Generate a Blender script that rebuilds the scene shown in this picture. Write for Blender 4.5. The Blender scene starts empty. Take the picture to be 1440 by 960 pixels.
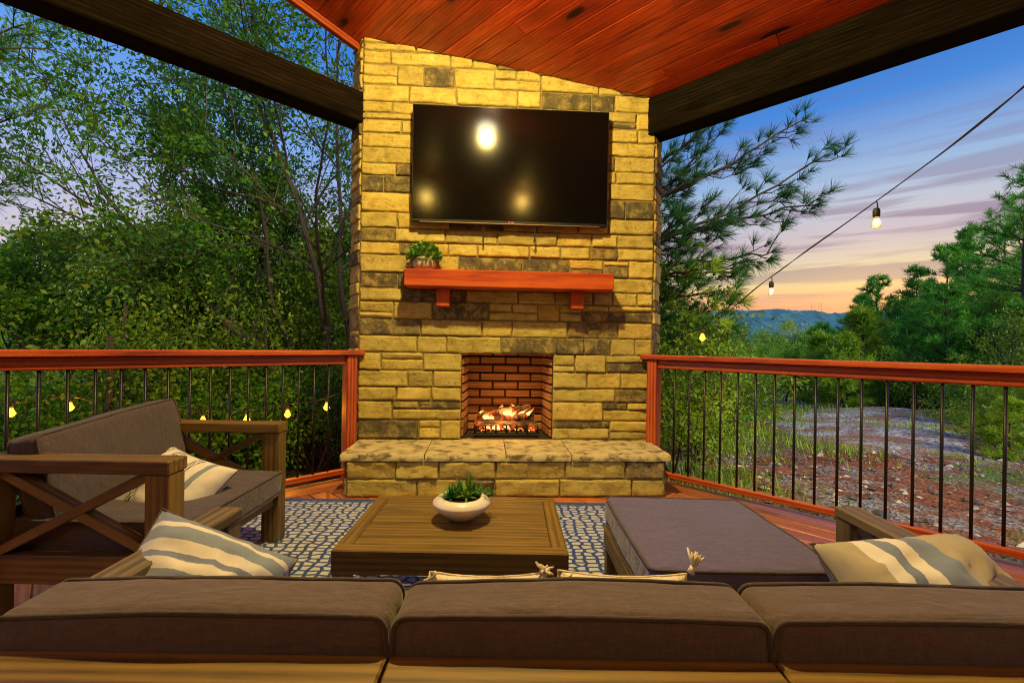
import bpy, bmesh, math, random
import numpy as np
from mathutils import Vector, Matrix, noise as mnoise

random.seed(7); rng = np.random.default_rng(7)
sc = bpy.context.scene
COL = sc.collection
R = math.radians

# ------------------------------------------------------------------ helpers
def srgb(r, g, b):
    f = lambda c: c / 12.92 if c <= .04045 else ((c + .055) / 1.055) ** 2.4
    return (f(r), f(g), f(b), 1)

class MB:
    """collects shapes for ONE mesh; gc = grain/pattern coordinate, tone = per-piece value"""
    def __init__(s): s.V = []; s.F = []; s.G = []; s.T = []; s.n = 0; s.Q = []
    def add(s, V, F, G=None, tone=None):
        V = np.asarray(V, float)
        s.V.append(V); s.G.append(V if G is None else np.asarray(G, float))
        t = random.random() if tone is None else tone
        s.T.append(np.full(len(V), t) if np.isscalar(t) else np.asarray(t, float))
        for f in F: s.F.append(tuple(i + s.n for i in f))
        s.n += len(V)
    def quads(s, V, G=None, tone=None):           # V: (n,4,3)
        n = len(V)
        s.V.append(V.reshape(-1, 3)); s.G.append(V.reshape(-1, 3) if G is None else G.reshape(-1, 3))
        s.T.append(np.repeat(rng.random(n) if tone is None else tone, 4))
        s.Q.append(np.arange(n * 4).reshape(-1, 4) + s.n); s.n += n * 4
    def box(s, c, d, M=None, ch=.003, tone=None):
        d = np.array(d, float) / 2; c = np.array(c, float)
        ch = min(ch, .45 * d.min())
        vs = []; idx = {}
        for sx in (-1, 1):
            for sy in (-1, 1):
                for sz in (-1, 1):
                    for a in range(3):
                        p = np.array([sx, sy, sz]) * d
                        for k in range(3):
                            if k != a: p[k] -= np.sign(p[k]) * ch
                        idx[(sx, sy, sz, a)] = len(vs); vs.append(p)
        F = []
        for a in range(3):
            b, c2 = (a + 1) % 3, (a + 2) % 3
            for sg in (-1, 1):
                q = []
                for (u, v) in ((-1, -1), (1, -1), (1, 1), (-1, 1)):
                    k = [0, 0, 0]; k[a] = sg; k[b] = u; k[c2] = v
                    q.append(idx[(*k, a)])
                F.append(tuple(q if sg > 0 else q[::-1]))
            for u in (-1, 1):
                for v in (-1, 1):
                    k0 = [0, 0, 0]; k1 = [0, 0, 0]
                    k0[a] = -1; k1[a] = 1
                    for k in (k0, k1): k[b] = u; k[c2] = v
                    q = [idx[(*k0, b)], idx[(*k1, b)], idx[(*k1, c2)], idx[(*k0, c2)]]
                    F.append(tuple(q if u * v < 0 else q[::-1]))
        for sx in (-1, 1):
            for sy in (-1, 1):
                for sz in (-1, 1):
                    q = [idx[(sx, sy, sz, a)] for a in range(3)]
                    F.append(tuple(q if sx * sy * sz > 0 else q[::-1]))
        L = np.array(vs); o = np.argsort(-d)
        G = L[:, o] + np.array([random.uniform(-30, 30), random.uniform(-9, 9), random.uniform(-9, 9)])
        if M is not None: L = L @ np.array(M.to_3x3()).T
        s.add(L + c, F, G, tone)
    def bar(s, p, q, w, h, ch=.003, up=(0, 0, 1), tone=None):
        p = Vector(p); q = Vector(q); x = (q - p).normalized(); y = Vector(up).cross(x).normalized(); z = x.cross(y)
        M = Matrix((x, y, z)).transposed()
        s.box((p + q) / 2, ((q - p).length, w, h), M, ch, tone)
    def tube(s, pts, rad, n=7, cap=True, tone=None):
        P = [Vector(p) for p in pts]
        if not hasattr(rad, '__len__'): rad = [rad] * len(P)
        V = []; F = []; G = []; L = 0
        ref = None
        for i, p in enumerate(P):
            t = (P[min(i + 1, len(P) - 1)] - P[max(i - 1, 0)])
            t = t.normalized() if t.length > 1e-9 else Vector((0, 0, 1))
            if ref is None: ref = t.orthogonal()
            a = (ref - t * ref.dot(t))
            a = a.normalized() if a.length > 1e-6 else t.orthogonal().normalized()
            ref = a; b = t.cross(a)
            if i: L += (p - P[i - 1]).length
            for k in range(n):
                th = 2 * math.pi * k / n
                V.append(p + (a * math.cos(th) + b * math.sin(th)) * rad[i]); G.append((L, math.cos(th) * rad[i], math.sin(th) * rad[i]))
        for i in range(len(P) - 1):
            for k in range(n):
                F.append((i * n + k, i * n + (k + 1) % n, (i + 1) * n + (k + 1) % n, (i + 1) * n + k))
        if cap:
            F.append(tuple(range(n))[::-1]); F.append(tuple((len(P) - 1) * n + k for k in range(n)))
        s.add([tuple(v) for v in V], F, np.array(G) + random.uniform(0, 20), tone)
    def lathe(s, prof, c=(0, 0, 0), n=32, tone=None):
        V = []; F = []
        for r, z in prof:
            for k in range(n):
                th = 2 * math.pi * k / n; V.append((c[0] + r * math.cos(th), c[1] + r * math.sin(th), c[2] + z))
        for i in range(len(prof) - 1):
            for k in range(n):
                F.append((i * n + k, i * n + (k + 1) % n, (i + 1) * n + (k + 1) % n, (i + 1) * n + k))
        s.add(V, F, None, tone)
    def build(s, name, mat, parent=None, smooth=False, loc=None):
        V = np.concatenate(s.V); G = np.concatenate(s.G); T = np.concatenate(s.T)
        me = bpy.data.meshes.new(name)
        tot = [len(f) for f in s.F]; flat = [i for f in s.F for i in f]
        q = np.concatenate(s.Q) if s.Q else np.zeros((0, 4), int)
        loops = np.concatenate([np.array(flat, int), q.reshape(-1)])
        tot = np.concatenate([np.array(tot, int), np.full(len(q), 4)])
        st = np.concatenate([[0], np.cumsum(tot)[:-1]])
        me.vertices.add(len(V)); me.vertices.foreach_set('co', V.astype(np.float32).ravel())
        me.loops.add(len(loops)); me.loops.foreach_set('vertex_index', loops.astype(np.int32))
        me.polygons.add(len(tot)); me.polygons.foreach_set('loop_start', st.astype(np.int32)); me.polygons.foreach_set('loop_total', tot.astype(np.int32))
        me.update(calc_edges=True)
        a = me.attributes.new('gc', 'FLOAT_VECTOR', 'POINT'); a.data.foreach_set('vector', G.astype(np.float32).ravel())
        a = me.attributes.new('tone', 'FLOAT', 'POINT'); a.data.foreach_set('value', T.astype(np.float32))
        me.polygons.foreach_set('use_smooth', np.full(len(tot), bool(smooth)))
        me.validate()
        me.materials.append(mat)
        o = bpy.data.objects.new(name, me); COL.objects.link(o)
        if parent: o.parent = parent
        if loc is not None: o.location = loc
        return o

def tag(o, label, cat, group=None):
    o['label'] = label; o['category'] = cat
    if group: o['group'] = group
    return o
def thing(name, label, cat, loc=(0, 0, 0), rz=0, group=None):
    o = bpy.data.objects.new(name, None); COL.objects.link(o); o.location = loc; o.rotation_euler = (0, 0, rz)
    o.empty_display_size = .2
    return tag(o, label, cat, group)
def struct(o): o['kind'] = 'structure'; return o
def stuff(o, label=None, cat=None):
    o['kind'] = 'stuff'
    if label: o['label'] = label; o['category'] = cat
    return o
def copy_tree(o, parent=None):
    c = o.copy(); COL.objects.link(c); c.parent = parent
    for ch in list(o.children): copy_tree(ch, c)
    return c

# ------------------------------------------------------------------ materials
class NT:
    def __init__(s, name):
        s.m = bpy.data.materials.new(name); s.m.use_nodes = True; s.t = s.m.node_tree; s.N = s.t.nodes; s.L = s.t.links
        s.b = s.N['Principled BSDF']; s.out = s.N['Material Output']
    def n(s, ty, **kw):
        x = s.N.new(ty)
        for k, v in kw.items():
            if k in x.inputs and not hasattr(x, k): x.inputs[k].default_value = v
            else: setattr(x, k, v)
        return x
    def attr(s, nm, out='Fac'):
        a = s.N.new('ShaderNodeAttribute'); a.attribute_name = nm; return a.outputs[out]
    def l(s, a, b): s.L.new(a, b)
    def map(s, vec, scale=(1, 1, 1), loc=(0, 0, 0), rot=(0, 0, 0)):
        m = s.N.new('ShaderNodeMapping'); s.l(vec, m.inputs['Vector']); m.inputs['Scale'].default_value = scale
        m.inputs['Location'].default_value = loc; m.inputs['Rotation'].default_value = rot; return m.outputs[0]
    def noise(s, vec, scale=5, detail=4, rough=.55, dist=0, out=0):
        x = s.N.new('ShaderNodeTexNoise'); x.inputs['Scale'].default_value = scale; x.inputs['Detail'].default_value = detail
        x.inputs['Roughness'].default_value = rough; x.inputs['Distortion'].default_value = dist
        if vec is not None: s.l(vec, x.inputs['Vector'])
        return x.outputs[out]
    def ramp(s, fac, stops, interp='LINEAR'):
        r = s.N.new('ShaderNodeValToRGB'); cr = r.color_ramp; cr.interpolation = interp
        while len(cr.elements) < len(stops): cr.elements.new(.5)
        for e, (p, c) in zip(cr.elements, stops):
            e.position = p; e.color = c if hasattr(c, '__len__') and len(c) == 4 else ((*c, 1) if hasattr(c, '__len__') else (c, c, c, 1))
        s.l(fac, r.inputs[0]); return r.outputs[0]
    def mix(s, fac, a, b, blend='MIX'):
        m = s.N.new('ShaderNodeMix'); m.data_type = 'RGBA'; m.blend_type = blend
        for v, i in ((fac, 0), (a, 6), (b, 7)):
            if hasattr(v, 'is_output'): s.l(v, m.inputs[i])
            else: m.inputs[i].default_value = v if i == 0 else ((*v, 1) if len(v) == 3 else v)
        return m.outputs[2]
    def math(s, op, a, b=0.):
        m = s.N.new('ShaderNodeMath'); m.operation = op
        for i, v in enumerate((a, b)):
            if hasattr(v, 'is_output'): s.l(v, m.inputs[i])
            else: m.inputs[i].default_value = v
        return m.outputs[0]
    def bump(s, h, strength=.3, dist=.01):
        b = s.N.new('ShaderNodeBump'); b.inputs['Strength'].default_value = strength; b.inputs['Distance'].default_value = dist
        s.l(h, b.inputs['Height']); s.l(b.outputs[0], s.b.inputs['Normal']); return b.outputs[0]
    def set(s, **kw):
        for k, v in kw.items():
            k = k.replace('_', ' ')
            if hasattr(v, 'is_output'): s.l(v, s.b.inputs[k])
            else: s.b.inputs[k].default_value = (*v, 1) if hasattr(v, '__len__') and len(v) == 3 and 'Color' in k else v
        return s

def plain(name, col, rough=.5, metal=0., bump=0., bs=60, var=.15):
    t = NT(name); g = t.attr('gc', 'Vector')
    n = t.noise(g, bs * .2, 4); c = t.mix(n, [x * (1 - var) for x in col], [min(1, x * (1 + var)) for x in col])
    t.set(Base_Color=c, Roughness=rough, Metallic=metal)
    if bump: t.bump(t.noise(g, bs, 5), bump, .004)
    return t.m
def wood(name, dark, mid, light, rough=.5, knots=0., streak=1., bump=.25, coat=0., weather=None, dv=.6, ring=1., spec=.5):
    """grain runs along gc.x: growth lines, fibre, blotchy stain, optional knots, board to board variation"""
    t = NT(name); g = t.attr('gc', 'Vector'); tone = t.attr('tone')
    wv = t.n('ShaderNodeTexWave'); wv.wave_type = 'BANDS'; wv.bands_direction = 'Y'; wv.inputs['Scale'].default_value = 1.0
    wv.inputs['Distortion'].default_value = 5.5; wv.inputs['Detail'].default_value = 3; wv.inputs['Detail Scale'].default_value = .9
    t.l(t.map(g, (.55, 11 * ring, 11 * ring)), wv.inputs['Vector'])
    n1 = t.noise(t.map(g, (1.6, 26, 26)), 2.0, 5, .6, .8); fib = t.noise(t.map(g, (5, 240, 240)), 1.6, 3, .6); blot = t.noise(t.map(g, (1.5, 4, 4)), 2.2, 4, .6)
    w = t.math('ADD', t.math('ADD', t.math('MULTIPLY', wv.outputs['Fac'], .22 * streak), t.math('MULTIPLY', n1, .55)), t.math('ADD', t.math('MULTIPLY', fib, .22), t.math('MULTIPLY', blot, .25)))
    c = t.ramp(w, [(.40, dark), (.60, mid), (.82, light)])
    c = t.mix(t.math('MULTIPLY', t.math('SUBTRACT', 1., tone), dv), c, dark, 'MIX')
    h = w
    if knots:
        vo = t.n('ShaderNodeTexVoronoi'); vo.inputs['Scale'].default_value = 1.0
        t.l(t.map(g, (1.5, 5.2, 5.2)), vo.inputs['Vector']); vo.inputs['Randomness'].default_value = 1
        d = t.math('ADD', vo.outputs['Distance'], t.math('MULTIPLY', t.math('SUBTRACT', n1, .5), .10))
        c = t.mix(t.math('MULTIPLY', t.ramp(d, [(.14, 1.), (.44, 0.)]), knots * .55), c, [x * .45 for x in dark])
        c = t.mix(t.math('MULTIPLY', t.ramp(d, [(.115, 1.), (.16, 0.)]), knots), c, [x * .10 for x in dark])
    if weather: c = t.mix(t.ramp(t.noise(g, 3, 5), [(.45, 0.), (.7, .6)]), c, weather)
    t.set(Base_Color=c, Roughness=t.ramp(n1, [(.35, min(1, rough + .15)), (.65, rough)]), Specular_IOR_Level=spec)
    if coat: t.set(Coat_Weight=coat, Coat_Roughness=.3)
    t.bump(h, bump, .003)
    return t.m
def fabric(name, col, rough=.9, weave=420, sheen=.2):
    t = NT(name); g = t.attr('gc', 'Vector')
    n = t.noise(g, 5, 5, .6); f = t.noise(t.map(g, (1, 1, 1)), weave, 2); sl = t.noise(t.map(g, (30, 260, 260)), 1, 2); sl2 = t.noise(t.map(g, (260, 30, 260)), 1, 2); mid = t.noise(g, 60, 4, .7)
    c = t.mix(n, [x * .82 for x in col], [x * 1.16 for x in col])
    k = t.math('ADD', t.math('ADD', t.math('MULTIPLY', f, .4), t.math('MULTIPLY', mid, .5)), t.math('ADD', t.math('MULTIPLY', sl, .45), t.math('MULTIPLY', sl2, .45)))
    c = t.mix(1., c, t.ramp(k, [(.60, .78), (.9, 1.), (1.15, 1.22)]), 'MULTIPLY')
    t.set(Base_Color=c, Roughness=rough, Sheen_Weight=sheen, Sheen_Roughness=.5)
    wr = t.noise(g, 7, 3, .5, 1.6); wr2 = t.noise(t.map(g, (4, 18, 18)), 1.5, 3, .5, 1.2)
    t.bump(t.math('ADD', t.math('MULTIPLY', k, .10), t.math('ADD', t.math('MULTIPLY', wr, 2.2), t.math('MULTIPLY', wr2, 1.2))), .36, .012)
    return t.m
def leafmat(name, dark, mid, light, trans=.45, rough=.45):
    t = NT(name); tone = t.attr('tone'); tc = t.n('ShaderNodeTexCoord')
    n = t.noise(tc.outputs['Object'], 1.3, 3)
    f = t.math('ADD', t.math('MULTIPLY', tone, .55), t.math('MULTIPLY', n, .6))
    c = t.ramp(f, [(.25, dark), (.55, mid), (.85, light)])
    t.set(Base_Color=c, Roughness=rough, Specular_IOR_Level=.35)
    tr = t.n('ShaderNodeBsdfTranslucent'); t.l(t.mix(.5, c, light), tr.inputs[0])
    mx = t.n('ShaderNodeMixShader'); mx.inputs[0].default_value = trans
    t.l(t.b.outputs[0], mx.inputs[1]); t.l(tr.outputs[0], mx.inputs[2]); t.l(mx.outputs[0], t.out.inputs[0])
    return t.m
def emit(name, col, s):
    t = NT(name); t.set(Base_Color=col[:3], Emission_Color=col[:3], Emission_Strength=s, Roughness=.4); return t.m

def stone_mat():
    t = NT('ashlar_stone'); g = t.attr('gc', 'Vector'); tone = t.attr('tone')
    n = t.noise(g, 9, 6, .62, .6); n2 = t.noise(g, 34, 5, .6); streak = t.noise(t.map(g, (3, 3, 22)), 2.5, 5, .6, .5)
    light = t.ramp(t.math('ADD', t.math('MULTIPLY', n, .6), t.math('MULTIPLY', streak, .4)), [(.3, (.29, .215, .048)), (.5, (.55, .445, .13)), (.7, (.70, .60, .23))])
    dk = t.ramp(t.math('ADD', t.math('MULTIPLY', n, .7), t.math('MULTIPLY', n2, .3)), [(.36, (.06, .055, .05)), (.50, (.15, .125, .07)), (.60, (.36, .29, .12))])
    fac = t.ramp(t.math('ADD', tone, t.math('MULTIPLY', t.math('SUBTRACT', n2, .5), .55)), [(.60, 0.), (.76, 1.)])
    c = t.mix(fac, light, dk)
    tint = t.ramp(t.math('FRACT', t.math('MULTIPLY', tone, 17.3)), [(0, (.62, .64, .66)), (.25, (1, .98, .95)), (.55, (.78, .80, .74)), (.8, (1.05, 1., .85)), (1, (.88, .76, .6))])
    c = t.mix(.8, c, tint, 'MULTIPLY')
    c = t.mix(t.ramp(n2, [(.30, .6), (.42, 0.)]), c, (.10, .085, .06))
    t.set(Base_Color=c, Roughness=.88, Specular_IOR_Level=.25)
    t.bump(t.math('ADD', t.math('MULTIPLY', n, 1.2), n2), .55, .012)
    return t.m

M = {}
M['stone'] = stone_mat()
M['mortar'] = plain('mortar', (.25, .195, .07), .95, bump=.5, bs=90)
M['slab'] = plain('hearth_slab_stone', (.44, .38, .29), .85, bump=.5, bs=30, var=.45)
M['red'] = wood('red_stained_cedar', (.15, .014, .003), (.46, .066, .007), (.62, .15, .016), .42, knots=.25, bump=.2, coat=.15)
M['mantel'] = wood('mantel_red_stain', (.26, .020, .003), (.52, .072, .007), (.64, .135, .013), .45, knots=.2, bump=.2)
M['ceil'] = wood('ceiling_red_pine', (.17, .009, .003), (.62, .060, .008), (.84, .15, .017), .38, knots=.95, bump=.2, coat=.25, dv=.58, streak=.35)
M['deckw'] = wood('deck_red_stain', (.15, .028, .008), (.48, .145, .042), (.66, .27, .085), .38, knots=.4, bump=.2, coat=.2)
M['beam'] = wood('dark_brown_timber', (.0015, .0009, .0005), (.008, .0044, .0018), (.030, .016, .006), .85, knots=.8, bump=.4, streak=.5, spec=.12)
M['furn'] = wood('brown_eucalyptus', (.048, .028, .006), (.160, .094, .018), (.255, .16, .038), .42, knots=0, bump=.15)
M['grey'] = wood('greyed_frame_wood', (.05, .034, .020), (.14, .10, .055), (.24, .18, .11), .5, bump=.2)
M['fab'] = fabric('taupe_outdoor_fabric', (.088, .060, .056))
M['fabo'] = fabric('sky_tinted_taupe_fabric', (.088, .076, .19))  # ottoman taupe with the blue sky light put into its colour
M['fabd'] = fabric('dark_taupe_fabric', (.060, .045, .066))
M['pipe'] = fabric('piping_fabric', (.055, .04, .035))
M['metal'] = plain('black_metal', (.012, .011, .011), .4, .3)
M['black'] = plain('black_plastic', (.008, .008, .009), .3)
M['lit_bezel'] = plain('lit_bezel_grey', (.35, .33, .30), .3, .8)
M['brick'] = wood('fire_brick', (.20, .075, .022), (.40, .17, .055), (.52, .24, .085), .9, bump=.4)
M['soot'] = plain('sooty_mortar', (.025, .014, .01), .95)
M['soil'] = plain('potting_soil', (.035, .02, .012), .95, bump=.8, bs=70, var=.6)
M['ceramic'] = plain('white_ceramic', (.78, .74, .69), .28, var=.05)
M['pot'] = plain('ribbed_grey_pot', (.56, .47, .33), .7, var=.35, bs=160)
M['cord'] = plain('black_cord', (.015, .013, .012), .6)
M['bark'] = wood('bark', (.022, .016, .012), (.060, .043, .031), (.115, .085, .062), .9, bump=.9)
M['barkp'] = wood('pine_bark', (.030, .018, .012), (.085, .048, .030), (.15, .09, .06), .95, bump=.9)
M['leafA'] = leafmat('leaf_dark_green', (.018, .070, .008), (.080, .26, .014), (.28, .48, .025))
M['leafD'] = leafmat('leaf_shaded_green', (.011, .052, .012), (.048, .18, .018), (.20, .41, .025))
M['leafB'] = leafmat('leaf_yellow_green', (.045, .12, .006), (.17, .33, .014), (.42, .54, .035))
M['leafC'] = leafmat('leaf_olive', (.030, .075, .008), (.11, .22, .014), (.28, .38, .03))
M['needle'] = leafmat('needle_green', (.012, .10, .012), (.055, .31, .024), (.21, .52, .04), .35)
M['needleD'] = leafmat('needle_dark', (.010, .055, .014), (.034, .15, .03), (.12, .30, .04), .3)
M['needleY'] = leafmat('needle_yellow_green', (.05, .13, .006), (.18, .36, .014), (.40, .55, .035), .35)
M['succ'] = leafmat('succulent_leaf', (.012, .10, .03), (.05, .30, .06), (.22, .50, .08), .25, .4)
M['succY'] = leafmat('succulent_yellow', (.06, .20, .02), (.20, .40, .04), (.40, .55, .09), .25, .4)
M['box'] = leafmat('boxwood_leaf', (.02, .08, .012), (.08, .26, .03), (.24, .45, .06), .25, .4)
M['tassel'] = fabric('cream_yarn', (.74, .66, .50), weave=200)
M['cream'] = fabric('cream_linen', (.70, .63, .50), weave=500)
t = NT('television_screen'); t.set(Base_Color=(.003, .003, .0035), Roughness=.11, Specular_IOR_Level=.22); M['screen'] = t.m
t = NT('clear_bulb_glass'); t.set(Base_Color=(1, .86, .62), Roughness=.05, Transmission_Weight=.9, IOR=1.2, Emission_Color=(1, .62, .22), Emission_Strength=.5); M['glass'] = t.m
M['filament'] = emit('glowing_filament', (1, .58, .16), 30)
t = NT('glowing_bulb'); em = t.n('ShaderNodeEmission'); em.inputs[0].default_value = (1, .34, .03, 1); em.inputs[1].default_value = 7
tp = t.n('ShaderNodeBsdfTransparent'); tp.inputs[0].default_value = (1, .75, .4, 1); mx = t.n('ShaderNodeMixShader'); mx.inputs[0].default_value = .45
t.l(em.outputs[0], mx.inputs[1]); t.l(tp.outputs[0], mx.inputs[2]); t.l(mx.outputs[0], t.out.inputs[0]); M['bulb'] = t.m
M['lampglow'] = emit('ceiling_lamp_diffuser', (1, .9, .7), 40)
M['sconceglow'] = emit('lantern_glow', (1, .72, .12), 12)

def stripes(name, base, stops, axis='X', rough=.9):
    t = NT(name); g = t.attr('gc', 'Vector'); sp = t.n('ShaderNodeSeparateXYZ')
    wob = t.noise(g, 3, 3); t.l(g, sp.inputs[0])
    f = t.math('MULTIPLY', t.math('ADD', t.math('ADD', sp.outputs[axis], t.math('MULTIPLY', wob, .04)), .98), .5)
    c = t.ramp(f, [(0, base)] + stops, 'CONSTANT')
    w = t.noise(g, 260, 2); c = t.mix(t.math('MULTIPLY', w, .25), c, (.22, .2, .18), 'MULTIPLY')
    t.set(Base_Color=c, Roughness=rough, Sheen_Weight=.2)
    t.bump(t.math('ADD', w, t.math('MULTIPLY', t.noise(g, 5, 4), 2)), .3, .004); return t.m

# ------------------------------------------------------------------ ground
def smooth(a, b, x): t = np.clip((x - a) / (b - a), 0, 1); return t * t * (3 - 2 * t)
def gz(x, y):
    x = np.asarray(x, float); y = np.asarray(y, float)
    z = -.32 - .055 * np.maximum(0, y - 4) - .07 * np.maximum(0, y - 13) - .02 * np.maximum(0, y - 60)
    z = np.where(y > 60, z + .07 * (y - 60), z)
    z = z - .25 * smooth(-1, -4, x) - .06 * np.maximum(0, -x - 4)
    z = z + .045 * np.maximum(0, x - 6) * smooth(6, 14, y)
    z = z + .05 * np.sin(x * 1.7 + 1) * np.cos(y * 1.3) * smooth(3, 5, np.hypot(x, y))
    return z
def G(x, y): return float(gz(x, y))

def axis_pts(lo, hi, fine_lo, fine_hi, step):
    a = list(np.arange(fine_lo, fine_hi, step)); s = step; v = fine_hi
    while v < hi: a.append(v); s *= 1.22; v += s
    a.append(hi); s = step; v = fine_lo
    while v > lo: v -= s; s *= 1.22; a.insert(0, max(v, lo))
    return np.array(a)
xs = axis_pts(-420, 420, -9, 12, .16); ys = axis_pts(-30, 420, -3, 17, .16)
XX, YY = np.meshgrid(xs, ys); ZZ = gz(XX, YY)
near = np.exp(-((XX - 3) ** 2 + (YY - 7) ** 2) / 160)
ZZ = ZZ + near * .035 * np.array([mnoise.noise((x * 2.3, y * 2.3, 0)) for x, y in zip(XX.ravel(), YY.ravel())]).reshape(XX.shape)
nx, ny = len(xs), len(ys)
b = MB(); I = np.arange(nx * ny).reshape(ny, nx)
b.V.append(np.stack([XX, YY, ZZ], -1).reshape(-1, 3)); b.G.append(b.V[0]); b.T.append(np.zeros(nx * ny)); b.n = nx * ny
b.Q.append(np.stack([I[:-1, :-1], I[:-1, 1:], I[1:, 1:], I[1:, :-1]], -1).reshape(-1, 4))
def ground_mat():
    t = NT('ground'); g = t.attr('gc', 'Vector'); sp = t.n('ShaderNodeSeparateXYZ'); t.l(g, sp.inputs[0])
    n = t.noise(g, 1.0, 5, .6, .4); n2 = t.noise(g, 5, 5, .65); n3 = t.noise(g, 38, 3, .6)
    vo = t.n('ShaderNodeTexVoronoi'); vo.inputs['Scale'].default_value = 30; t.l(g, vo.inputs['Vector'])
    grav = t.mix(t.ramp(vo.outputs['Color'], [(.2, 0.), (.8, 1.)]), (.075, .075, .092), (.34, .32, .34))
    straw = t.ramp(t.math('ADD', t.math('MULTIPLY', n2, .5), t.math('MULTIPLY', n3, .5)), [(.3, (.06, .018, .010)), (.5, (.19, .060, .030)), (.7, (.34, .16, .09))])
    c = t.mix(t.ramp(t.math('ADD', t.math('MULTIPLY', n, .6), t.math('MULTIPLY', n2, .4)), [(.49, 1.), (.60, 0.)]), grav, straw)
    green = t.ramp(n3, [(.3, (.025, .06, .010)), (.6, (.085, .17, .02)), (.8, (.17, .24, .05))])
    c = t.mix(t.math('MULTIPLY', t.ramp(t.noise(g, .55, 5, .65), [(.53, 0.), (.62, 1.)]), .85), c, green)
    leftm = t.ramp(t.math('MULTIPLY', t.math('ADD', sp.outputs['X'], 10), .05), [(.45, 1.), (.58, 0.)])
    dirt = t.ramp(n2, [(.35, (.018, .014, .008)), (.55, (.06, .045, .02)), (.7, (.05, .09, .02))])
    c = t.mix(leftm, c, dirt)
    far = t.ramp(t.math('MULTIPLY', sp.outputs['Y'], .01), [(.30, 0.), (.45, 1.)])
    c = t.mix(far, c, t.ramp(n2, [(.3, (.015, .05, .015)), (.7, (.04, .12, .03))]))
    t.set(Base_Color=c, Roughness=.95, Specular_IOR_Level=.2)
    t.bump(t.math('ADD', vo.outputs['Distance'], n2), .8, .03); return t.m
struct(b.build('ground', ground_mat(), smooth=True))

# gravel lane: a sheet just above the ground
def road_mat():
    t = NT('gravel_road'); g = t.attr('gc', 'Vector'); vo = t.n('ShaderNodeTexVoronoi'); vo.inputs['Scale'].default_value = 22; t.l(g, vo.inputs['Vector'])
    c = t.mix(t.ramp(vo.outputs['Color'], [(.2, 0.), (.8, 1.)]), (.055, .055, .08), (.47, .45, .50))
    c = t.mix(t.ramp(t.noise(g, 1.1, 5, .65), [(.46, 0.), (.58, .9)]), c, t.ramp(t.noise(g, 30, 4, .7), [(.35, (.055, .014, .008)), (.5, (.17, .055, .025)), (.66, (.36, .20, .12))]))
    t.set(Base_Color=c, Roughness=.95); t.bump(vo.outputs['Distance'], .7, .02); return t.m
lane = [(5.2, 5.0, .9), (6.2, 7.4, 1.4), (7.6, 9.8, 1.9), (10.4, 14.2, 2.2), (12.8, 20, 1.8), (16, 27, 1.8), (19.4, 34, 1.9), (25, 43, 2), (34, 54, 2)]
def cr(P, n):
    P = [np.array(p, float) for p in P]; P = [2 * P[0] - P[1]] + P + [2 * P[-1] - P[-2]]; out = []
    for i in range(1, len(P) - 2):
        for k in range(n):
            t = k / n; a, b_, c_, d = P[i - 1:i + 3]
            out.append(.5 * (2 * b_ + (c_ - a) * t + (2 * a - 5 * b_ + 4 * c_ - d) * t * t + (3 * b_ - a - 3 * c_ + d) * t ** 3))
    out.append(P[-2]); return out
LP = cr(lane, 14); V = []; F = []; m = 9
for i, p in enumerate(LP):
    d = LP[min(i + 1, len(LP) - 1)][:2] - LP[max(0, i - 1)][:2]; d /= np.linalg.norm(d); nn = np.array([-d[1], d[0]])
    w = p[2] * (1 + .12 * math.sin(i * 1.3))
    for k in range(m):
        s = (k / (m - 1) - .5) * 2; q = p[:2] + nn * s * w
        V.append((q[0], q[1], G(*q) + .045 - .10 * abs(s) ** 6 - .16 * max(0, 1 - i / 16)))
    if i:
        for k in range(m - 1): a = (i - 1) * m + k; F.append((a, a + 1, a + m + 1, a + m))
b = MB(); b.add(V, F); struct(b.build('road', road_mat(), smooth=True))

# loose gravel, pine straw, grass beside the deck (nobody could count these)
def rocks(n, name, mat, xr, yr, smin, smax, ok):
    b = MB(); base = np.array([(1, 0, 0), (-1, 0, 0), (0, 1, 0), (0, -1, 0), (0, 0, 1), (0, 0, -1)], float)
    F = [(0, 2, 4), (2, 1, 4), (1, 3, 4), (3, 0, 4), (2, 0, 5), (1, 2, 5), (3, 1, 5), (0, 3, 5)]
    k = 0
    while k < n:
        x, y = random.uniform(*xr), random.uniform(*yr)
        if not ok(x, y): continue
        s = smin + (smax - smin) * random.random() ** 4
        v = base * (s * np.array([random.uniform(.7, 1.3), random.uniform(.7, 1.3), random.uniform(.4, .8)])) * rng.uniform(.7, 1.2, (6, 1))
        a = random.uniform(0, 6.28); c, s_ = math.cos(a), math.sin(a); v[:, :2] = v[:, :2] @ np.array([[c, s_], [-s_, c]])
        b.add(v + np.array([x, y, G(x, y) + s * .2]), F); k += 1
    return b.build(name, mat)
beyond = lambda x, y: x + y > 5.35 and x > .8
t = NT('gravel_stone'); c = t.ramp(t.attr('tone'), [(0, (.03, .03, .045)), (.5, (.12, .12, .15)), (.8, (.30, .28, .30)), (1, (.62, .58, .55))]); t.set(Base_Color=c, Roughness=.9)
stuff(rocks(8000, 'gravel', t.m, (1, 11), (2, 13), .009, .058, beyond))
b = MB(); N = 9000
P = np.stack([rng.uniform(.8, 9, N), rng.uniform(2, 12, N)], 1); P = P[(P.sum(1) > 5.3)]
keep = np.array([mnoise.noise((x * .6, y * .6, 3)) > -.05 for x, y in P]); P = P[keep]
z = gz(P[:, 0], P[:, 1]) + .02; a = rng.uniform(0, 6.28, len(P)); L = rng.uniform(.06, .16, len(P)); w = .003
d = np.stack([np.cos(a), np.sin(a), rng.uniform(-.05, .25, len(P))], 1); nn = np.stack([-np.sin(a), np.cos(a), 0 * a], 1)
C0 = np.column_stack([P, z])
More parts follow.
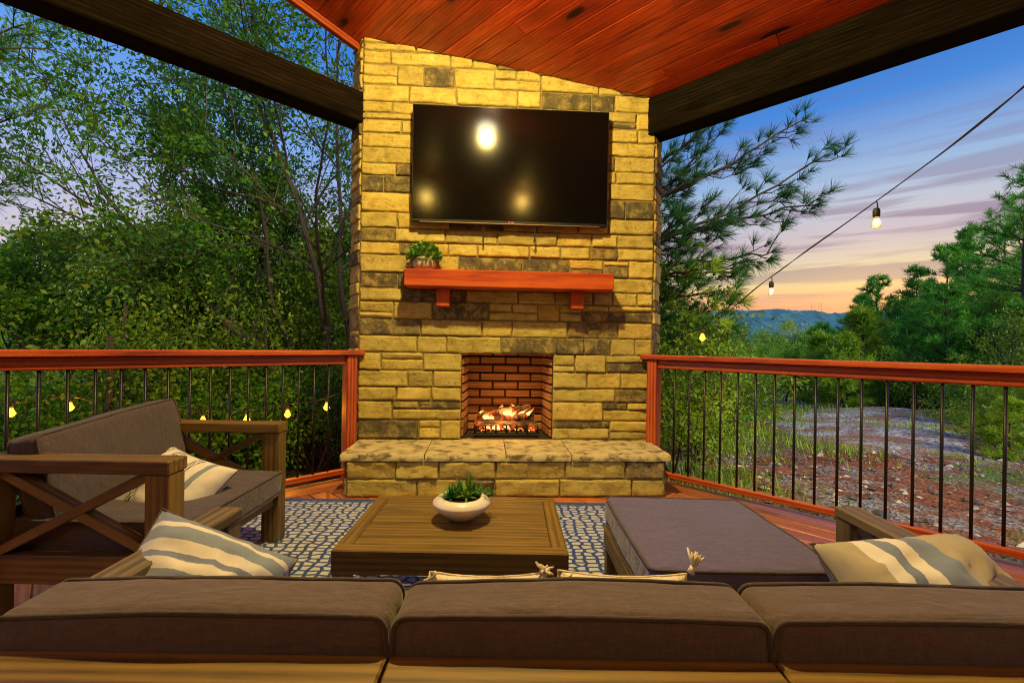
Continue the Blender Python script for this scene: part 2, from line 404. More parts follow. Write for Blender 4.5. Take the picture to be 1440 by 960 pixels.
b.quads(np.stack([C0 - nn * w, C0 + nn * w, C0 + d * L[:, None] + nn * w, C0 + d * L[:, None] - nn * w], 1))
t = NT('dry_pine_straw'); c = t.ramp(t.attr('tone'), [(0, (.10, .025, .012)), (.6, (.28, .085, .035)), (1, (.42, .22, .11))]); t.set(Base_Color=c, Roughness=.9)
stuff(b.build('pine_straw', t.m))
b = MB(); 
def grass(cx, cy, rx, ry, n, h):
    p = rng.normal(0, 1, (n, 2)) * [rx, ry] + [cx, cy]; p = p[(p.sum(1) > 5.5)]
    k = len(p); a = rng.uniform(0, 6.28, k); H = h * rng.uniform(.3, 1.05, k)
    c0 = np.column_stack([p, gz(p[:, 0], p[:, 1])]); n_ = np.stack([-np.sin(a), np.cos(a), 0 * a], 1) * .006
    d = np.stack([np.cos(a) * .45, np.sin(a) * .45, np.ones(k)], 1) * H[:, None]
    b.quads(np.stack([c0 - n_ * 1.5, c0 + n_ * 1.5, c0 + d + n_ * .3, c0 + d - n_ * .3], 1))
for a in [(3.5, 8.2, .5, .8, 1500, .20), (4.9, 9.4, .5, .9, 1400, .16), (6.2, 12.5, .7, 1.3, 1500, .22), (5.2, 7.4, .25, .45, 500, .11), (9.0, 10.2, .7, .5, 900, .12), (11.6, 12.2, .9, .5, 900, .14), (8.6, 15.2, .8, 1.6, 1300, .3), (6.8, 7.2, .2, .4, 250, .08), (2.3, 5.2, .4, .5, 700, .15), (10.5, 19.5, .8, 2, 1000, .3)]: grass(*a)
stuff(b.build('grass', M['leafB']))

# far hills, distance haze put into their blue colour
def hills(name, y0, h, col, seed, x0=-2000, x1=2200, base=-60):
    xs = np.linspace(x0, x1, 900); V = []; F = []
    for x in xs:
        top = h + 14 * mnoise.noise((x * .0035, seed, 0)) * h / 60 + 4.5 * mnoise.noise((x * .02, seed, 5)) + 3.6 * abs(mnoise.noise((x * .11, seed, 9))) + 2 * mnoise.noise((x * .3, seed, 2))
        for k in range(7):
            f = k / 6
            V.append((x, y0 - 500 * (1 - f) ** 1.4 + 6 * mnoise.noise((x * .05, k, 1)), base + (top - base) * f ** .8 + (3 * mnoise.noise((x * .08, k * 3, 4)) if k < 6 else 0)))
    for i in range(len(xs) - 1):
        for k in range(6): F.append((i * 7 + k, i * 7 + 7 + k, i * 7 + 8 + k, i * 7 + k + 1))
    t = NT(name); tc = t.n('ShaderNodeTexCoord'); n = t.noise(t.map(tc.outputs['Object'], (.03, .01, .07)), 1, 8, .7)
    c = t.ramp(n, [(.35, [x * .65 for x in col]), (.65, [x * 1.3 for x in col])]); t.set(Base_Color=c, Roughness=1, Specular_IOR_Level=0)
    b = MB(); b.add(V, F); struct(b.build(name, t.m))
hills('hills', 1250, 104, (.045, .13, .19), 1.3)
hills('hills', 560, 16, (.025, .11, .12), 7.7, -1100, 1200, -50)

# ------------------------------------------------------------------ deck
eR = np.array([.70711, -.70711]); eL = np.array([-.70711, -.70711]); C0 = np.array([0, 5.1])
def ab(a, b_, z): p = C0 + eR * a + eL * b_; return (p[0], p[1], z)
def cl(b_): return 3.295 + .22 * b_                     # ceiling height at slope coordinate b
MR = Matrix(((eR[0], eL[0], 0), (eR[1], eL[1], 0), (0, 0, 1)))
def abbox(mb, a0, a1, b0, b1, z0, z1, ch=.004, tone=None):
    p = C0 + eR * (a0 + a1) / 2 + eL * (b0 + b1) / 2
    x = Vector((eR[0], eR[1], 0)); y = Vector((-eL[0], -eL[1], 0))
    mb.box((p[0], p[1], (z0 + z1) / 2), (a1 - a0, b1 - b0, z1 - z0), Matrix((x, y, Vector((0, 0, 1)))).transposed(), ch, tone)
b = MB(); w = .14; k = .02
while k < 8.6:
    a = -.02 + .15
    while a < 9.2:
        L = random.choice([2.4, 3.2, 3.6]) if a > .2 else random.uniform(1.2, 3.4)
        abbox(b, a, min(a + L - .004, 9.3), k + .004 if k > .1 else k + .15, k + w - .003 if k > .1 else k + .148 + w, -.035, 0, .003)
        a += L
    k += w if k > .1 else .292
abbox(b, -.06, .125, -.06, 9, -.035, .002); abbox(b, .127, 9, -.06, .165, -.035, .002)
abbox(b, -.10, -.062, -.10, 9, -.24, .0, tone=.3); abbox(b, -.06, 9, -.10, -.062, -.24, .0, tone=.3)
struct(b.build('deck', M['deckw']))

# ------------------------------------------------------------------ railings
def railing(along, label, n, first, gap):
    """along='b': left rail (a=0), along='a': right rail (b=0)"""
    rt = thing('deck_railing', label, 'railing', ab(first, 0, 0) if along == 'a' else ab(0, first, 0), 0, None)
    o = np.array(rt.location)
    def box3(u0, u1, v0, v1, z0, z1, tone=None):
        mb = MB()
        if along == 'a': abbox(mb, u0, u1, v0, v1, z0, z1, .006, tone)
        else: abbox(mb, v0, v1, u0, u1, z0, z1, .006, tone)
        mb.V = [v - o for v in mb.V]; return mb
    end = 7.5
    box3(first - .10, end, -.07, .07, 1.03, 1.07, .9).build('top_rail', M['red'], rt)
    box3(first, end, -.022, .022, .955, 1.028, .35).build('upper_rail', M['red'], rt)
    box3(first, end, -.022, .022, .055, .10, .6).build('bottom_rail', M['red'], rt)
    for u in (first, first + 3.05, first + 5.4):
        box3(u - .046, u + .046, -.046, .046, 0, 1.028, .75).build('post', M['red'], rt)
    box3(first + 1.5, first + 1.59, -.03, .03, .001, .054, .4).build('support_block', M['red'], rt)
    for i in range(n):
        u = first + .10 + gap * (i + 1) - .04
        if min(abs(u - first - 3.05), abs(u - first - 5.4)) < .06: continue
        mb = MB(); p = ab(u, 0, 0) if along == 'a' else ab(0, u, 0)
        mb.tube([(p[0] - o[0], p[1] - o[1], .095), (p[0] - o[0], p[1] - o[1], .96)], .0085, 8)
        mb.build('baluster', M['metal'], rt, True)
    return rt
railing('b', 'red stained deck railing with black balusters left of the fireplace', 44, 1.89, .115)
railing('a', 'red stained deck railing with black balusters overlooking the gravel drive', 44, 1.72, .1235)

# ------------------------------------------------------------------ roof and beams
rf = thing('porch_roof', 'sloping porch ceiling of red stained knotty pine boards', 'roof', ab(4, 4, cl(4)))
o = np.array(rf.location)
b = MB(); sl = math.atan(.22); xv = Vector((eR[0], eR[1], 0)); yv = Vector((eL[0], eL[1], .22)).normalized(); zv = xv.cross(yv)
if zv.z < 0: yv_ = -yv; zv = xv.cross(yv_)
else: yv_ = yv
MC = Matrix((xv, yv_, zv)).transposed()
w = .137; bb = -.45
while bb < 9.2:
    a = -.10
    while a < 9.4:
        L = random.uniform(1.5, 4.5) if a > 0 else random.uniform(1.0, 4.2)
        a1 = min(a + L, 9.5)
        p = C0 + eR * (a + a1) / 2 + eL * (bb + w / 2); z = cl(bb + w / 2) + .012
        b.box((p[0], p[1], z), (a1 - a - .001, w * 1.0247 - .0015, .02), MC, .0045, random.random() ** .8)
        a = a1
    bb += w
b.V = [v - o for v in b.V]; b.build('ceiling_boards', M['ceil'], rf)
b = MB()
p0 = ab(-.13, -.5, cl(-.5) + .03); p1 = ab(-.13, 9.3, cl(9.3) + .03)
b.bar(np.array(p0) - o, np.array(p1) - o, .05, .16, tone=.1); b.build('rake_board', M['red'], rf)
b = MB(); b.bar(np.array(ab(-.16, -.5, cl(-.5) + .08)) - o, np.array(ab(9.4, -.5, cl(-.5) + .08)) - o, .04, .2, tone=.1); b.build('fascia', M['red'], rf)
b = MB(); q = [ab(-.2, -.6, cl(-.6) + .16), ab(9.5, -.6, cl(-.6) + .16), ab(9.5, 9.4, cl(9.4) + .16), ab(-.2, 9.4, cl(9.4) + .16)]
b.add([np.array(v) - o for v in q], [(0, 1, 2, 3)]); b.build('roof_sheet', M['metal'], rf)
b = MB(); abbox(b, -.21, 0, 1.75, 9, 2.985, 3.235, .008, .8)
ob = b.build('ceiling_beam', M['beam']); tag(ob, 'dark brown timber beam above the left railing', 'beam', 'porch beams')
b = MB(); abbox(b, 1.62, 9, -.21, 0, 2.97, 3.29, .008, .5)
ob = b.build('ceiling_beam', M['beam']); tag(ob, 'dark brown timber beam along the low edge of red ceiling', 'beam', 'porch beams')

# ------------------------------------------------------------------ fireplace (local frame: x along the wall, y into the wall)
FP = (-.035, 3.90, 0); FR = math.atan2(.14, 2.51); HW = 1.257
cF, sF = math.cos(FR), math.sin(FR)
def ceil_at(lx, ly):
    x = FP[0] + lx * cF - ly * sF; y = FP[1] + lx * sF + ly * cF
    return cl(-.70711 * (x + y - 5.1))
fp = thing('stone_fireplace', 'tall tan and grey stone fireplace with raised hearth, lit', 'fireplace', FP, FR)
def stone(mb, x0, x1, z0, z1, place, tone, zmax=None, dep=.014, res=.028):
    """rough faced stone on rectangle; place(x, d, z) -> local point, d = outward"""
    g = random.uniform(.0025, .005)
    x0 += g; x1 -= g; z0 += g; z1 -= g
    if x1 - x0 < .02 or z1 - z0 < .015: return
    nx = max(4, int((x1 - x0) / res)); nz = max(4, int((z1 - z0) / (res * .7)))
    sx, sz, sd = random.uniform(0, 99), random.uniform(0, 99), random.uniform(0, 99)
    tilt = random.uniform(-.10, .10); tz = random.uniform(-.12, .12); d0 = dep * random.uniform(.7, 1.6)
    P = []; Gc = []
    def ticks(n, L): e = [0, .0035 / L, .009 / L]; return e + list(np.linspace(.02 / L, 1 - .02 / L, max(3, n - 1))) + [1 - q for q in e[::-1]]
    U = ticks(nx, x1 - x0) if x1 - x0 > .05 else list(np.linspace(0, 1, nx + 1)); Vt = ticks(nz, z1 - z0) if z1 - z0 > .05 else list(np.linspace(0, 1, nz + 1)); nx = len(U) - 1; nz = len(Vt) - 1
    for j in range(nz + 1):
        for i in range(nx + 1):
            u = U[i]; v = Vt[j]; x = x0 + (x1 - x0) * u; z = z0 + (z1 - z0) * v
            eu = min(u, 1 - u) * (x1 - x0); ev = min(v, 1 - v) * (z1 - z0); e = min(eu, ev)
            nz_ = mnoise.noise((x * 9 + sx, z * 14 + sz, sd)) * .55 + mnoise.noise((x * 28 + sx, z * 34 + sz, sd)) * .3 + mnoise.noise((x * 70 + sx, z * 70, sd)) * .15
            d = d0 * min(1, (e / .0085) ** .6) + (.017 * nz_ + tilt * (u - .5) * .1 + tz * (v - .5) * .12) * min(1, e / .009 + .05)
            if e < 1e-6: d = -.012
            dx = mnoise.noise((z * 18 + sx, x * 3, 2)) * .007 + mnoise.noise((z * 60 + sx, x * 3, 2)) * .003
            dz = mnoise.noise((x * 14, sz, 5)) * .007 + mnoise.noise((x * 50, sz, 5)) * .003
            if eu < .02: x += dx
            if ev < .02: z += dz
            q = place(x, d, z)
            if zmax: q = (q[0], q[1], min(q[2], zmax(q[0], q[1])))
            P.append(q); Gc.append((x + sx, d + sd, z + sz))
    F = []
    for j in range(nz):
        for i in range(nx): a = j * (nx + 1) + i; F.append((a, a + 1, a + nx + 2, a + nx + 1))
    mb.add(P, F, Gc, tone)
def bands(z0, z1, fixed):
    cuts = [z0] + [f for f in fixed if z0 < f < z1] + [z1]; out = []
    for a, c in zip(cuts[:-1], cuts[1:]):
        n = max(1, round((c - a) / .138)); h = [random.uniform(.7, 1.3) for _ in range(n)]; s = sum(h); z = a
        for k in h: out.append((z, z + k / s * (c - a))); z += k / s * (c - a)
    return out
def lay(mb, x0, x1, z0, z1, place, fixed=(), hole=None, zmax=None, pdark=.25, wmin=.16, wmax=.55):
    for (a, c) in bands(z0, z1, fixed):
        spans = [(x0, x1)]
        if hole and a < hole[3] - 1e-4 and c > hole[2] + 1e-4: spans = [(x0, hole[0]), (hole[1], x1)]
        for (s0, s1) in spans:
            x = s0
            while x < s1 - .01:
                w = random.uniform(wmin, wmax); x2 = x + w
                if s1 - x2 < .13: x2 = s1
                tn = lambda: random.uniform(.72, 1.) if random.random() < pdark else random.uniform(0, .62)
                if c - a > .145 and random.random() < .5:
                    f = a + (c - a) * random.uniform(.34, .66); stone(mb, x, x2, a, f, place, tn(), zmax)
                    if x2 - x > .36 and random.random() < .6:
                        xm = x + (x2 - x) * random.uniform(.35, .65); stone(mb, x, xm, f, c, place, tn(), zmax); stone(mb, xm, x2, f, c, place, tn(), zmax)
                    else: stone(mb, x, x2, f, c, place, tn(), zmax)
                elif c - a > .19 and x2 - x < .3:
                    f = (a + c) / 2; stone(mb, x, x2, a, f, place, tn(), zmax); stone(mb, x, x2, f, c, place, tn(), zmax)
                else: stone(mb, x, x2, a, c, place, tn(), zmax)
                x = x2
b = MB(); HOLE = (-.392, .392, .33, 1.057)
zc = lambda x, y: ceil_at(x, y) - .002
lay(b, -HW, HW, .30, 3.76, lambda x, d, z: (x, -d, z), (.33, 1.057, 1.20), HOLE, zc)
# side returns, splayed outwards
SL = .26; sa = R(32)
lay(b, 0, SL, .0, 3.80, lambda x, d, z: (-HW - math.sin(sa) * x - math.cos(sa) * d, math.cos(sa) * x - math.sin(sa) * d + .004, z), (), None, zc, .5, .12, .27)
lay(b, 0, SL, .0, 3.40, lambda x, d, z: (HW + math.sin(sa) * x + math.cos(sa) * d, math.cos(sa) * x - math.sin(sa) * d + .004, z), (), None, zc, .5, .12, .27)
b.build('stonework', M['stone'], fp, True)
b = MB()          # mortar core with the firebox opening left open
ox = SL * math.sin(sa); oy = SL * math.cos(sa)
def zt(x, y): return ceil_at(x, y) - .004
def wallq(p, q, z0, z1=None):
    P = [(p[0], p[1], z0), (q[0], q[1], z0), (q[0], q[1], z1 if z1 else zt(*q)), (p[0], p[1], z1 if z1 else zt(*p))]; b.add(P, [(0, 1, 2, 3)])
wallq((-HW, .0), (HOLE[0], .0), 0); wallq((HOLE[1], 0), (HW, 0), 0); wallq((HOLE[0], 0), (HOLE[1], 0), HOLE[3]); wallq((HOLE[0], 0), (HOLE[1], 0), 0, HOLE[2])
wallq((-HW - ox, oy), (-HW, 0), 0); wallq((HW, 0), (HW + ox, oy), 0); wallq((HW + ox, oy), (HW + ox, .75), 0); wallq((-HW - ox, .75), (-HW - ox, oy), 0); wallq((HW + ox, .75), (-HW - ox, .75), 0)
b.build('mortar_core', M['mortar'], fp)
# firebox
b = MB(); fy = .40; z0, z1 = HOLE[2], HOLE[3]; bw = .355
P = [(HOLE[0], 0, z0), (HOLE[1], 0, z0), (bw, fy, z0), (-bw, fy, z0), (HOLE[0], 0, z1 + .05), (HOLE[1], 0, z1 + .05), (bw, fy, z1 + .05), (-bw, fy, z1 + .05)]
b.add(P, [(0, 1, 2, 3), (3, 2, 6, 7), (0, 3, 7, 4), (2, 1, 5, 6), (4, 7, 6, 5)], tone=.2)
fb = b.build('firebox', M['soot'], fp)
b = MB(); bh, bl, mt = .060, .222, .017; z = z0 + .012; r_ = 0
while z < z1 + .02:
    off = 0 if r_ % 2 else -(bl + mt) / 2; x = -bw + .004 + off
    while x < bw - .02:
        xa, xb = max(x, -bw + .004), min(x + bl, bw - .004)
        if xb - xa > .02: b.box(((xa + xb) / 2, fy - .006, z + bh / 2), (xb - xa, .02, bh), None, .004, random.uniform(.5, 1))
        x += bl + mt
    for sgn in (-1, 1):
        yv = .03 + (0 if r_ % 2 else -.12)
        while yv < fy - .02:
            ya, yb = max(yv, .03), min(yv + bl, fy - .02)
            if yb - ya > .03:
                e0 = abs(HOLE[0]) + (bw - abs(HOLE[0])) * ya / fy; e1 = abs(HOLE[0]) + (bw - abs(HOLE[0])) * yb / fy
                b.bar((sgn * (e0 - .006), ya, z + bh / 2), (sgn * (e1 - .006), yb, z + bh / 2), .02, bh, .004, tone=random.uniform(.5, 1))
            yv += bl + mt
    z += bh + mt; r_ += 1
b.build('firebrick', M['brick'], fb)
# hearth
b = MB(); HX = 1.19; HD = .495
lay(b, -HX, HX, 0, .270, lambda x, d, z: (x - .005, -HD - d, z), (.133,), None, None, .22, .2, .55)
for sg in (-1, 1): lay(b, 0, HD, 0, .270, lambda x, d, z: (sg * (HX + d) - .005, -HD + x, z), (.133,), None, None, .25, .2, .3)
he = b.build('hearth', M['stone'], fp, True)
b = MB(); b.box((-.005, -HD / 2, .128), (2 * HX - .004, HD, .262), None, .002); b.build('hearth_core', M['mortar'], he)
b = MB(); xe = [-HX - .04, -.62, -.02, .47, HX + .04]
for xa, xb in zip(xe[:-1], xe[1:]):
    nx, nyv = 26, 12; P = []; F = []
    for j in range(nyv + 1):
        for i in range(nx + 1):
            u, v = i / nx, j / nyv; x = xa + .003 + (xb - xa - .006) * u; y = -HD - .036 + (HD + .036) * v
            if j < 2: y += mnoise.noise((x * 9, 3, 1)) * .014 + mnoise.noise((x * 30, 3, 1)) * .007
            zz = .324 + .005 * mnoise.noise((x * 7, y * 7, xa)) + .002 * mnoise.noise((x * 30, y * 30, xa))
            if j == 0: zz -= .008
            P.append((x - .005, y, zz))
    nn = len(P); P += [(p[0], p[1] + .006, .272) for p in P[:nx + 1]]
    for j in range(nyv):
        for i in range(nx): a = j * (nx + 1) + i; F.append((a, a + 1, a + nx + 2, a + nx + 1))
    for i in range(nx): F.append((nn + i, nn + i + 1, i + 1, i))
    if xa == xe[0] or xb == xe[-1]:
        i = 0 if xa == xe[0] else nx; x = P[i][0]; k = len(P)
        P += [(x, P[i][1], .272), (x, 0, .272)]; F.append((k, i, nyv * (nx + 1) + i, k + 1))
    Gc = np.array(P) + random.uniform(0, 50); b.add(P, F, Gc)
t = NT('flagstone'); g = t.attr('gc', 'Vector'); n = t.noise(t.map(g, (7, 10, 10)), 1.3, 8, .68, .25); 
c = t.ramp(n, [(.3, (.04, .036, .030)), (.40, (.20, .155, .08)), (.50, (.50, .42, .22)), (.75, (.62, .54, .34))]); t.set(Base_Color=c, Roughness=.8); t.bump(n, .5, .01)
b.build('hearth_slab', t.m, he, True)
# mantel shelf on two brackets
b = MB(); b.box((0, -.145, 1.659), (1.685, .23, .135), None, .006, .95); ms = b.build('mantel_shelf', M['mantel'], fp)
for x in (-.545, .565):
    b = MB(); b.box((x, -.095, 1.516), (.105, .13, .148), None, .005, .55); b.build('bracket', M['mantel'], ms)

# gas log set
gl = thing('gas_log_set', 'burning gas logs with flames on a black grate inside firebox', 'fire logs', (FP[0] - .18 * sF, FP[1] + .18 * cF, z0 + .002), FR)
t = NT('charred_log'); g = t.attr('gc', 'Vector'); n = t.noise(t.map(g, (6, 30, 30)), 1, 6, .6)
c = t.ramp(n, [(.35, (.012, .008, .006)), (.52, (.10, .05, .025)), (.68, (.35, .22, .12))]); t.set(Base_Color=c, Roughness=.9)
e = t.ramp(t.noise(g, 14, 4), [(.52, (0, 0, 0)), (.66, (1., .10, .015))]); t.l(e, t.b.inputs['Emission Color']); t.b.inputs['Emission Strength'].default_value = .9; t.bump(n, 1, .01); LOGM = t.m
def log(p, q, r0, r1):
    b = MB(); n = 12; p = Vector(p); q = Vector(q); pts = []
    for i in range(n + 1): pts.append(p.lerp(q, i / n) + Vector((0, mnoise.noise((i * .4, p.x * 9, 0)) * .015, mnoise.noise((i * .4, p.x * 9, 5)) * .015)))
    b.tube(pts, [(r0 + (r1 - r0) * i / n) * (1 + .2 * mnoise.noise((i * .9, p.y * 20, p.x * 10))) for i in range(n + 1)], 12)
    b.build('log', LOGM, gl, True)
log((-.27, -.06, .10), (.27, -.08, .095), .045, .045); log((-.25, .08, .14), (.26, .06, .14), .05, .045)
log((-.24, .05, .15), (-.05, -.07, .21), .038, .03); log((.22, .06, .16), (.08, -.10, .16), .036, .03); log((-.06, .03, .20), (.22, .06, .235), .035, .028)
b = MB()
for i in range(7): x = -.27 + i * .09; b.tube([(x, .12, .045), (x, -.13, .045), (x, -.15, .07), (x, -.15, .11)], .008, 6)
b.tube([(-.29, -.12, .04), (.29, -.12, .04)], .009, 6); b.tube([(-.29, .1, .04), (.29, .1, .04)], .009, 6)
for x in (-.26, .26):
    for y in (-.12, .1): b.tube([(x, y, 0), (x, y, .04)], .009, 6)
b.box((0, -.135, .022), (.56, .012, .02)); b.build('grate', M['metal'], gl)
b = MB(); N = 700; p = np.stack([rng.uniform(-.25, .25, N), rng.uniform(-.13, .1, N), .055 + rng.uniform(0, .03, N)], 1)
for q in p:
    s = random.uniform(.006, .014); b.box(q, (s, s, s * .7), Matrix.Rotation(random.random() * 3, 3, 'Z'), .002)
t = NT('embers'); e = t.ramp(t.attr('tone'), [(.2, (.02, .004, .002)), (.6, (.9, .09, .012)), (1, (1, .45, .08))]); t.set(Base_Color=(.03, .01, .008), Roughness=.9, Emission_Strength=2.4); t.l(e, t.b.inputs['Emission Color'])
b.build('ember_bed', t.m, gl)
t = NT('flame'); g = t.attr('gc', 'Vector'); sp = t.n('ShaderNodeSeparateXYZ'); t.l(g, sp.inputs[0])
c = t.ramp(sp.outputs['Z'], [(0, (1, .20, .03)), (.3, (1, .60, .20)), (.7, (1, .28, .04)), (1, (.9, .07, .01))])
em = t.n('ShaderNodeEmission'); t.l(c, em.inputs[0]); t.l(t.ramp(sp.outputs['Z'], [(0, .25), (.35, 1.), (1, .12)]), em.inputs[1])
em2 = t.math('MULTIPLY', em.inputs[1].links[0].from_socket, 3.2); t.l(em2, em.inputs[1])
tp = t.n('ShaderNodeBsdfTransparent'); mx = t.n('ShaderNodeMixShader'); lw = t.n('ShaderNodeLayerWeight'); lw.inputs[0].default_value = .35
t.l(t.ramp(t.math('ADD', t.math('MULTIPLY', lw.outputs['Facing'], .6), t.math('MULTIPLY', sp.outputs['Z'], .5)), [(.25, .0), (.95, 1.)]), mx.inputs[0]); t.l(em.outputs[0], mx.inputs[1]); t.l(tp.outputs[0], mx.inputs[2]); t.l(mx.outputs[0], t.out.inputs[0]); FLM = t.m
for (x, y, zb, h, r0, ln) in [(-.17, -.04, .12, .13, .030, .03), (-.12, -.06, .13, .09, .026, -.04), (.02, -.02, .16, .14, .034, .01), (.06, .0, .15, .10, .030, .05), (-.08, -.12, .06, .09, .028, .0), (.14, -.02, .16, .11, .020, .06),
                          (.20, .0, .15, .13, .018, .05), (-.03, .05, .2, .09, .016, -.02), (.10, .06, .2, .10, .018, -.05), (-.20, .02, .17, .07, .018, -.02), (.0, -.12, .07, .06, .022, .03), (-.15, -.13, .07, .055, .022, -.03)]:
    h *= .78; b = MB(); n = 12; V = []; Gc = []; F = []; k = 8; rz = random.random() * 3
    for i in range(n + 1):
        f = i / n; rr = r0 * (math.sin(math.pi * min(1, f * .75 + .18)) ** 1.2) * (1 - f ** 3 * .9); cx = x + ln * f * f + .012 * math.sin(f * 6 + rz); cy = y + .01 * math.sin(f * 5 + x * 40)
        for j in range(k): th = j * 6.2832 / k; V.append((cx + rr * math.cos(th) * 1.25, cy + rr * math.sin(th) * .5, zb + h * f)); Gc.append((0, 0, f))
    for i in range(n):
        for j in range(k): F.append((i * k + j, i * k + (j + 1) % k, i * k + k + (j + 1) % k, i * k + k + j))
    b.add(V, F, Gc); b.build('flame', FLM, gl, True)

FIRE_AT = (FP[0] - .10 * sF, FP[1] + .10 * cF, z0 + .24)
# ------------------------------------------------------------------ television
tv = thing('television', 'large black flat television mounted on the stone chimney', 'television', (FP[0] + .095 * sF, FP[1] - .095 * cF, 2.625), FR)
tv.rotation_euler = (R(.5), 0, FR)
b = MB(); b.box((0, .012, 0), (1.64, .045, .965), None, .004); b.build('bezel', M['black'], tv)
b = MB(); b.box((0, -.0125, .008), (1.622, .003, .93), None, .0005); b.build('screen', M['screen'], tv)
b = MB(); b.box((0, -.010, -.4845), (1.50, .02, .008), None, .002); b.build('lit_bezel_edge', M['lit_bezel'], tv)  # lower bezel edge, the light on it put into the pale colour
b = MB(); b.box((0, .055, 0), (.7, .045, .45), None, .004); b.build('wall_mount', M['metal'], tv)
def torus(mb, c, R_, r, n=28):
    mb.tube([(c[0] + R_ * math.cos(i / n * 6.2832), c[1], c[2] + R_ * math.sin(i / n * 6.2832)) for i in range(n + 1)], r, 6)
b = MB(); b.tube([(-.012, -.0135, -.470), (-.012, -.0155, -.470)], .010, 20); lg = b.build('logo', plain('logo_red', (.55, .02, .06), .4), tv)
cu = bpy.data.curves.new('logo_text', 'FONT'); cu.body = 'LG'; cu.size = .022; cu.extrude = .0006
tmp = bpy.data.objects.new('logo_text', cu); COL.objects.link(tmp); dg = bpy.context.evaluated_depsgraph_get(); me = bpy.data.meshes.new_from_object(tmp.evaluated_get(dg)); bpy.data.objects.remove(tmp)
lt = bpy.data.objects.new('lettering', me); COL.objects.link(lt); me.materials.clear(); me.materials.append(plain('logo_grey', (.6, .58, .58), .4)); lt.parent = tv; lt.rotation_euler = (R(90), 0, 0); lt.location = (.004, -.0145, -.478)
for x, L in ((-.225, .125), (.205, .15)):
    b = MB(); zt_ = -.48
    b.tube([(x, .0, zt_), (x + .003, .004, zt_ - L * .5), (x, .0, zt_ - L)], .0035, 6)
    b.tube([(x, .0, zt_ - L + .04), (x - .010, 0, zt_ - L + .01), (x, 0, zt_ - L - .012), (x + .010, 0, zt_ - L + .01), (x, 0, zt_ - L + .04)], .003, 6)
    b.tube([(x, .0, zt_ - L + .045), (x, .0, zt_ - L + .075)], .007, 6); b.build('release_cord', M['cord'], tv)

# mantel plant
def P2(lx, ly, z): return (FP[0] + lx * cF - ly * sF, FP[1] + lx * sF + ly * cF, z)
mp = thing('potted_plant', 'small round boxwood plant in ribbed pot on the mantel', 'plant', P2(-.70, -.15, 1.7275))
b = MB(); V = []; F = []; prof = [(.045, 0), (.070, .012), (.088, .035), (.092, .058), (.085, .082), (.066, .102), (.058, .108), (.050, .100), (.0, .098)]; n = 64
for r0, zz in prof:
    for k in range(n): th = k * 6.2832 / n; rr = r0 * (1 + (.035 * math.cos(th * 16) if r0 > .06 else 0)); V.append((rr * math.cos(th), rr * math.sin(th), zz))
for i in range(len(prof) - 1):
    for k in range(n): F.append((i * n + k, i * n + (k + 1) % n, (i + 1) * n + (k + 1) % n, (i + 1) * n + k))
b.add(V, F); b.build('pot', M['pot'], mp, True)
def leafquads(P, D, size, wid=.5, tone=None, curl=.0):
    n = len(P); D = D / np.linalg.norm(D, axis=1)[:, None]; rn = rng.normal(0, 1, (n, 3)); S = np.cross(D, rn); S /= np.linalg.norm(S, axis=1)[:, None] + 1e-9
    s = (size * rng.uniform(.5, 1.5, n))[:, None]; Nn = np.cross(S, D)
    return np.stack([P, P + D * s * .5 + S * s * wid * .5, P + D * s + Nn * s * curl, P + D * s * .5 - S * s * wid * .5], 1)
b = MB(); N = 900; d = rng.normal(0, 1, (N, 3)); d[:, 2] = np.abs(d[:, 2]) * .9 - .15; d /= np.linalg.norm(d, axis=1)[:, None]
rad = .125 * rng.uniform(.45, 1, (N, 1)) ** .5 * np.array([1.05, 1.05, .85]); b.quads(leafquads(d * rad + [0, 0, .11], d + rng.normal(0, .5, (N, 3)), .026, .75)); b.build('foliage', M['box'], mp)

# ------------------------------------------------------------------ coffee table, bowl
ct = thing('coffee_table', 'low brown slatted wooden coffee table on the blue rug', 'table', (-.22, 2.015, .012))
TX, TY, TH = .445, .315, .348
b = MB()
for y in (-TY + .03, TY - .03): b.box((0, y, TH - .0125), (2 * TX, .06, .025), None, .003, .75)
for x in (-TX + .03, TX - .03): b.box((x, 0, TH - .0125), (.06, 2 * TY - .122, .025), None, .003, .7)
ys_ = np.linspace(-TY + .06, TY - .06, 8)
for y0_, y1_ in zip(ys_[:-1], ys_[1:]): b.box((0, (y0_ + y1_) / 2, TH - .013), (2 * TX - .122, y1_ - y0_ - .005, .022), None, .003, random.uniform(.55, .95))
b.build('tabletop', M['furn'], ct)
b = MB()
for y in (-TY + .012, TY - .012): b.box((0, y, TH - .058), (2 * TX, .022, .065), None, .002, .35)
for x in (-TX + .012, TX - .012): b.box((x, 0, TH - .058), (.022, 2 * TY - .048, .065), None, .002, .35)
b.build('apron', M['furn'], ct)
for sx in (-1, 1):
    for sy in (-1, 1):
        b = MB(); b.box((sx * (TX - .034), sy * (TY - .034), (TH - .09) / 2), (.062, .062, TH - .092), None, .003, .45); b.build('leg', M['furn'], ct)
bw_ = thing('planter_bowl', 'white ceramic bowl of green succulents on the coffee table', 'planter', (-.213, 2.03, .362))
b = MB(); prof = [(.0, .0), (.050, .0), (.056, .006), (.085, .026), (.115, .050), (.128, .070), (.127, .078), (.108, .094), (.092, .101), (.086, .099), (.084, .080), (.0, .078)]
b.lathe(prof, n=48); b.build('bowl', M['ceramic'], bw_, True)
b = MB(); nn = 24; V = [(0, 0, .093)]; F = []
for rr in (.03, .06, .087):
    for k in range(nn): th = k * 6.2832 / nn; V.append((rr * math.cos(th), rr * math.sin(th), .09 + .007 * mnoise.noise((rr * 60, th * 2, 1))))
for k in range(nn): F.append((0, 1 + k, 1 + (k + 1) % nn))
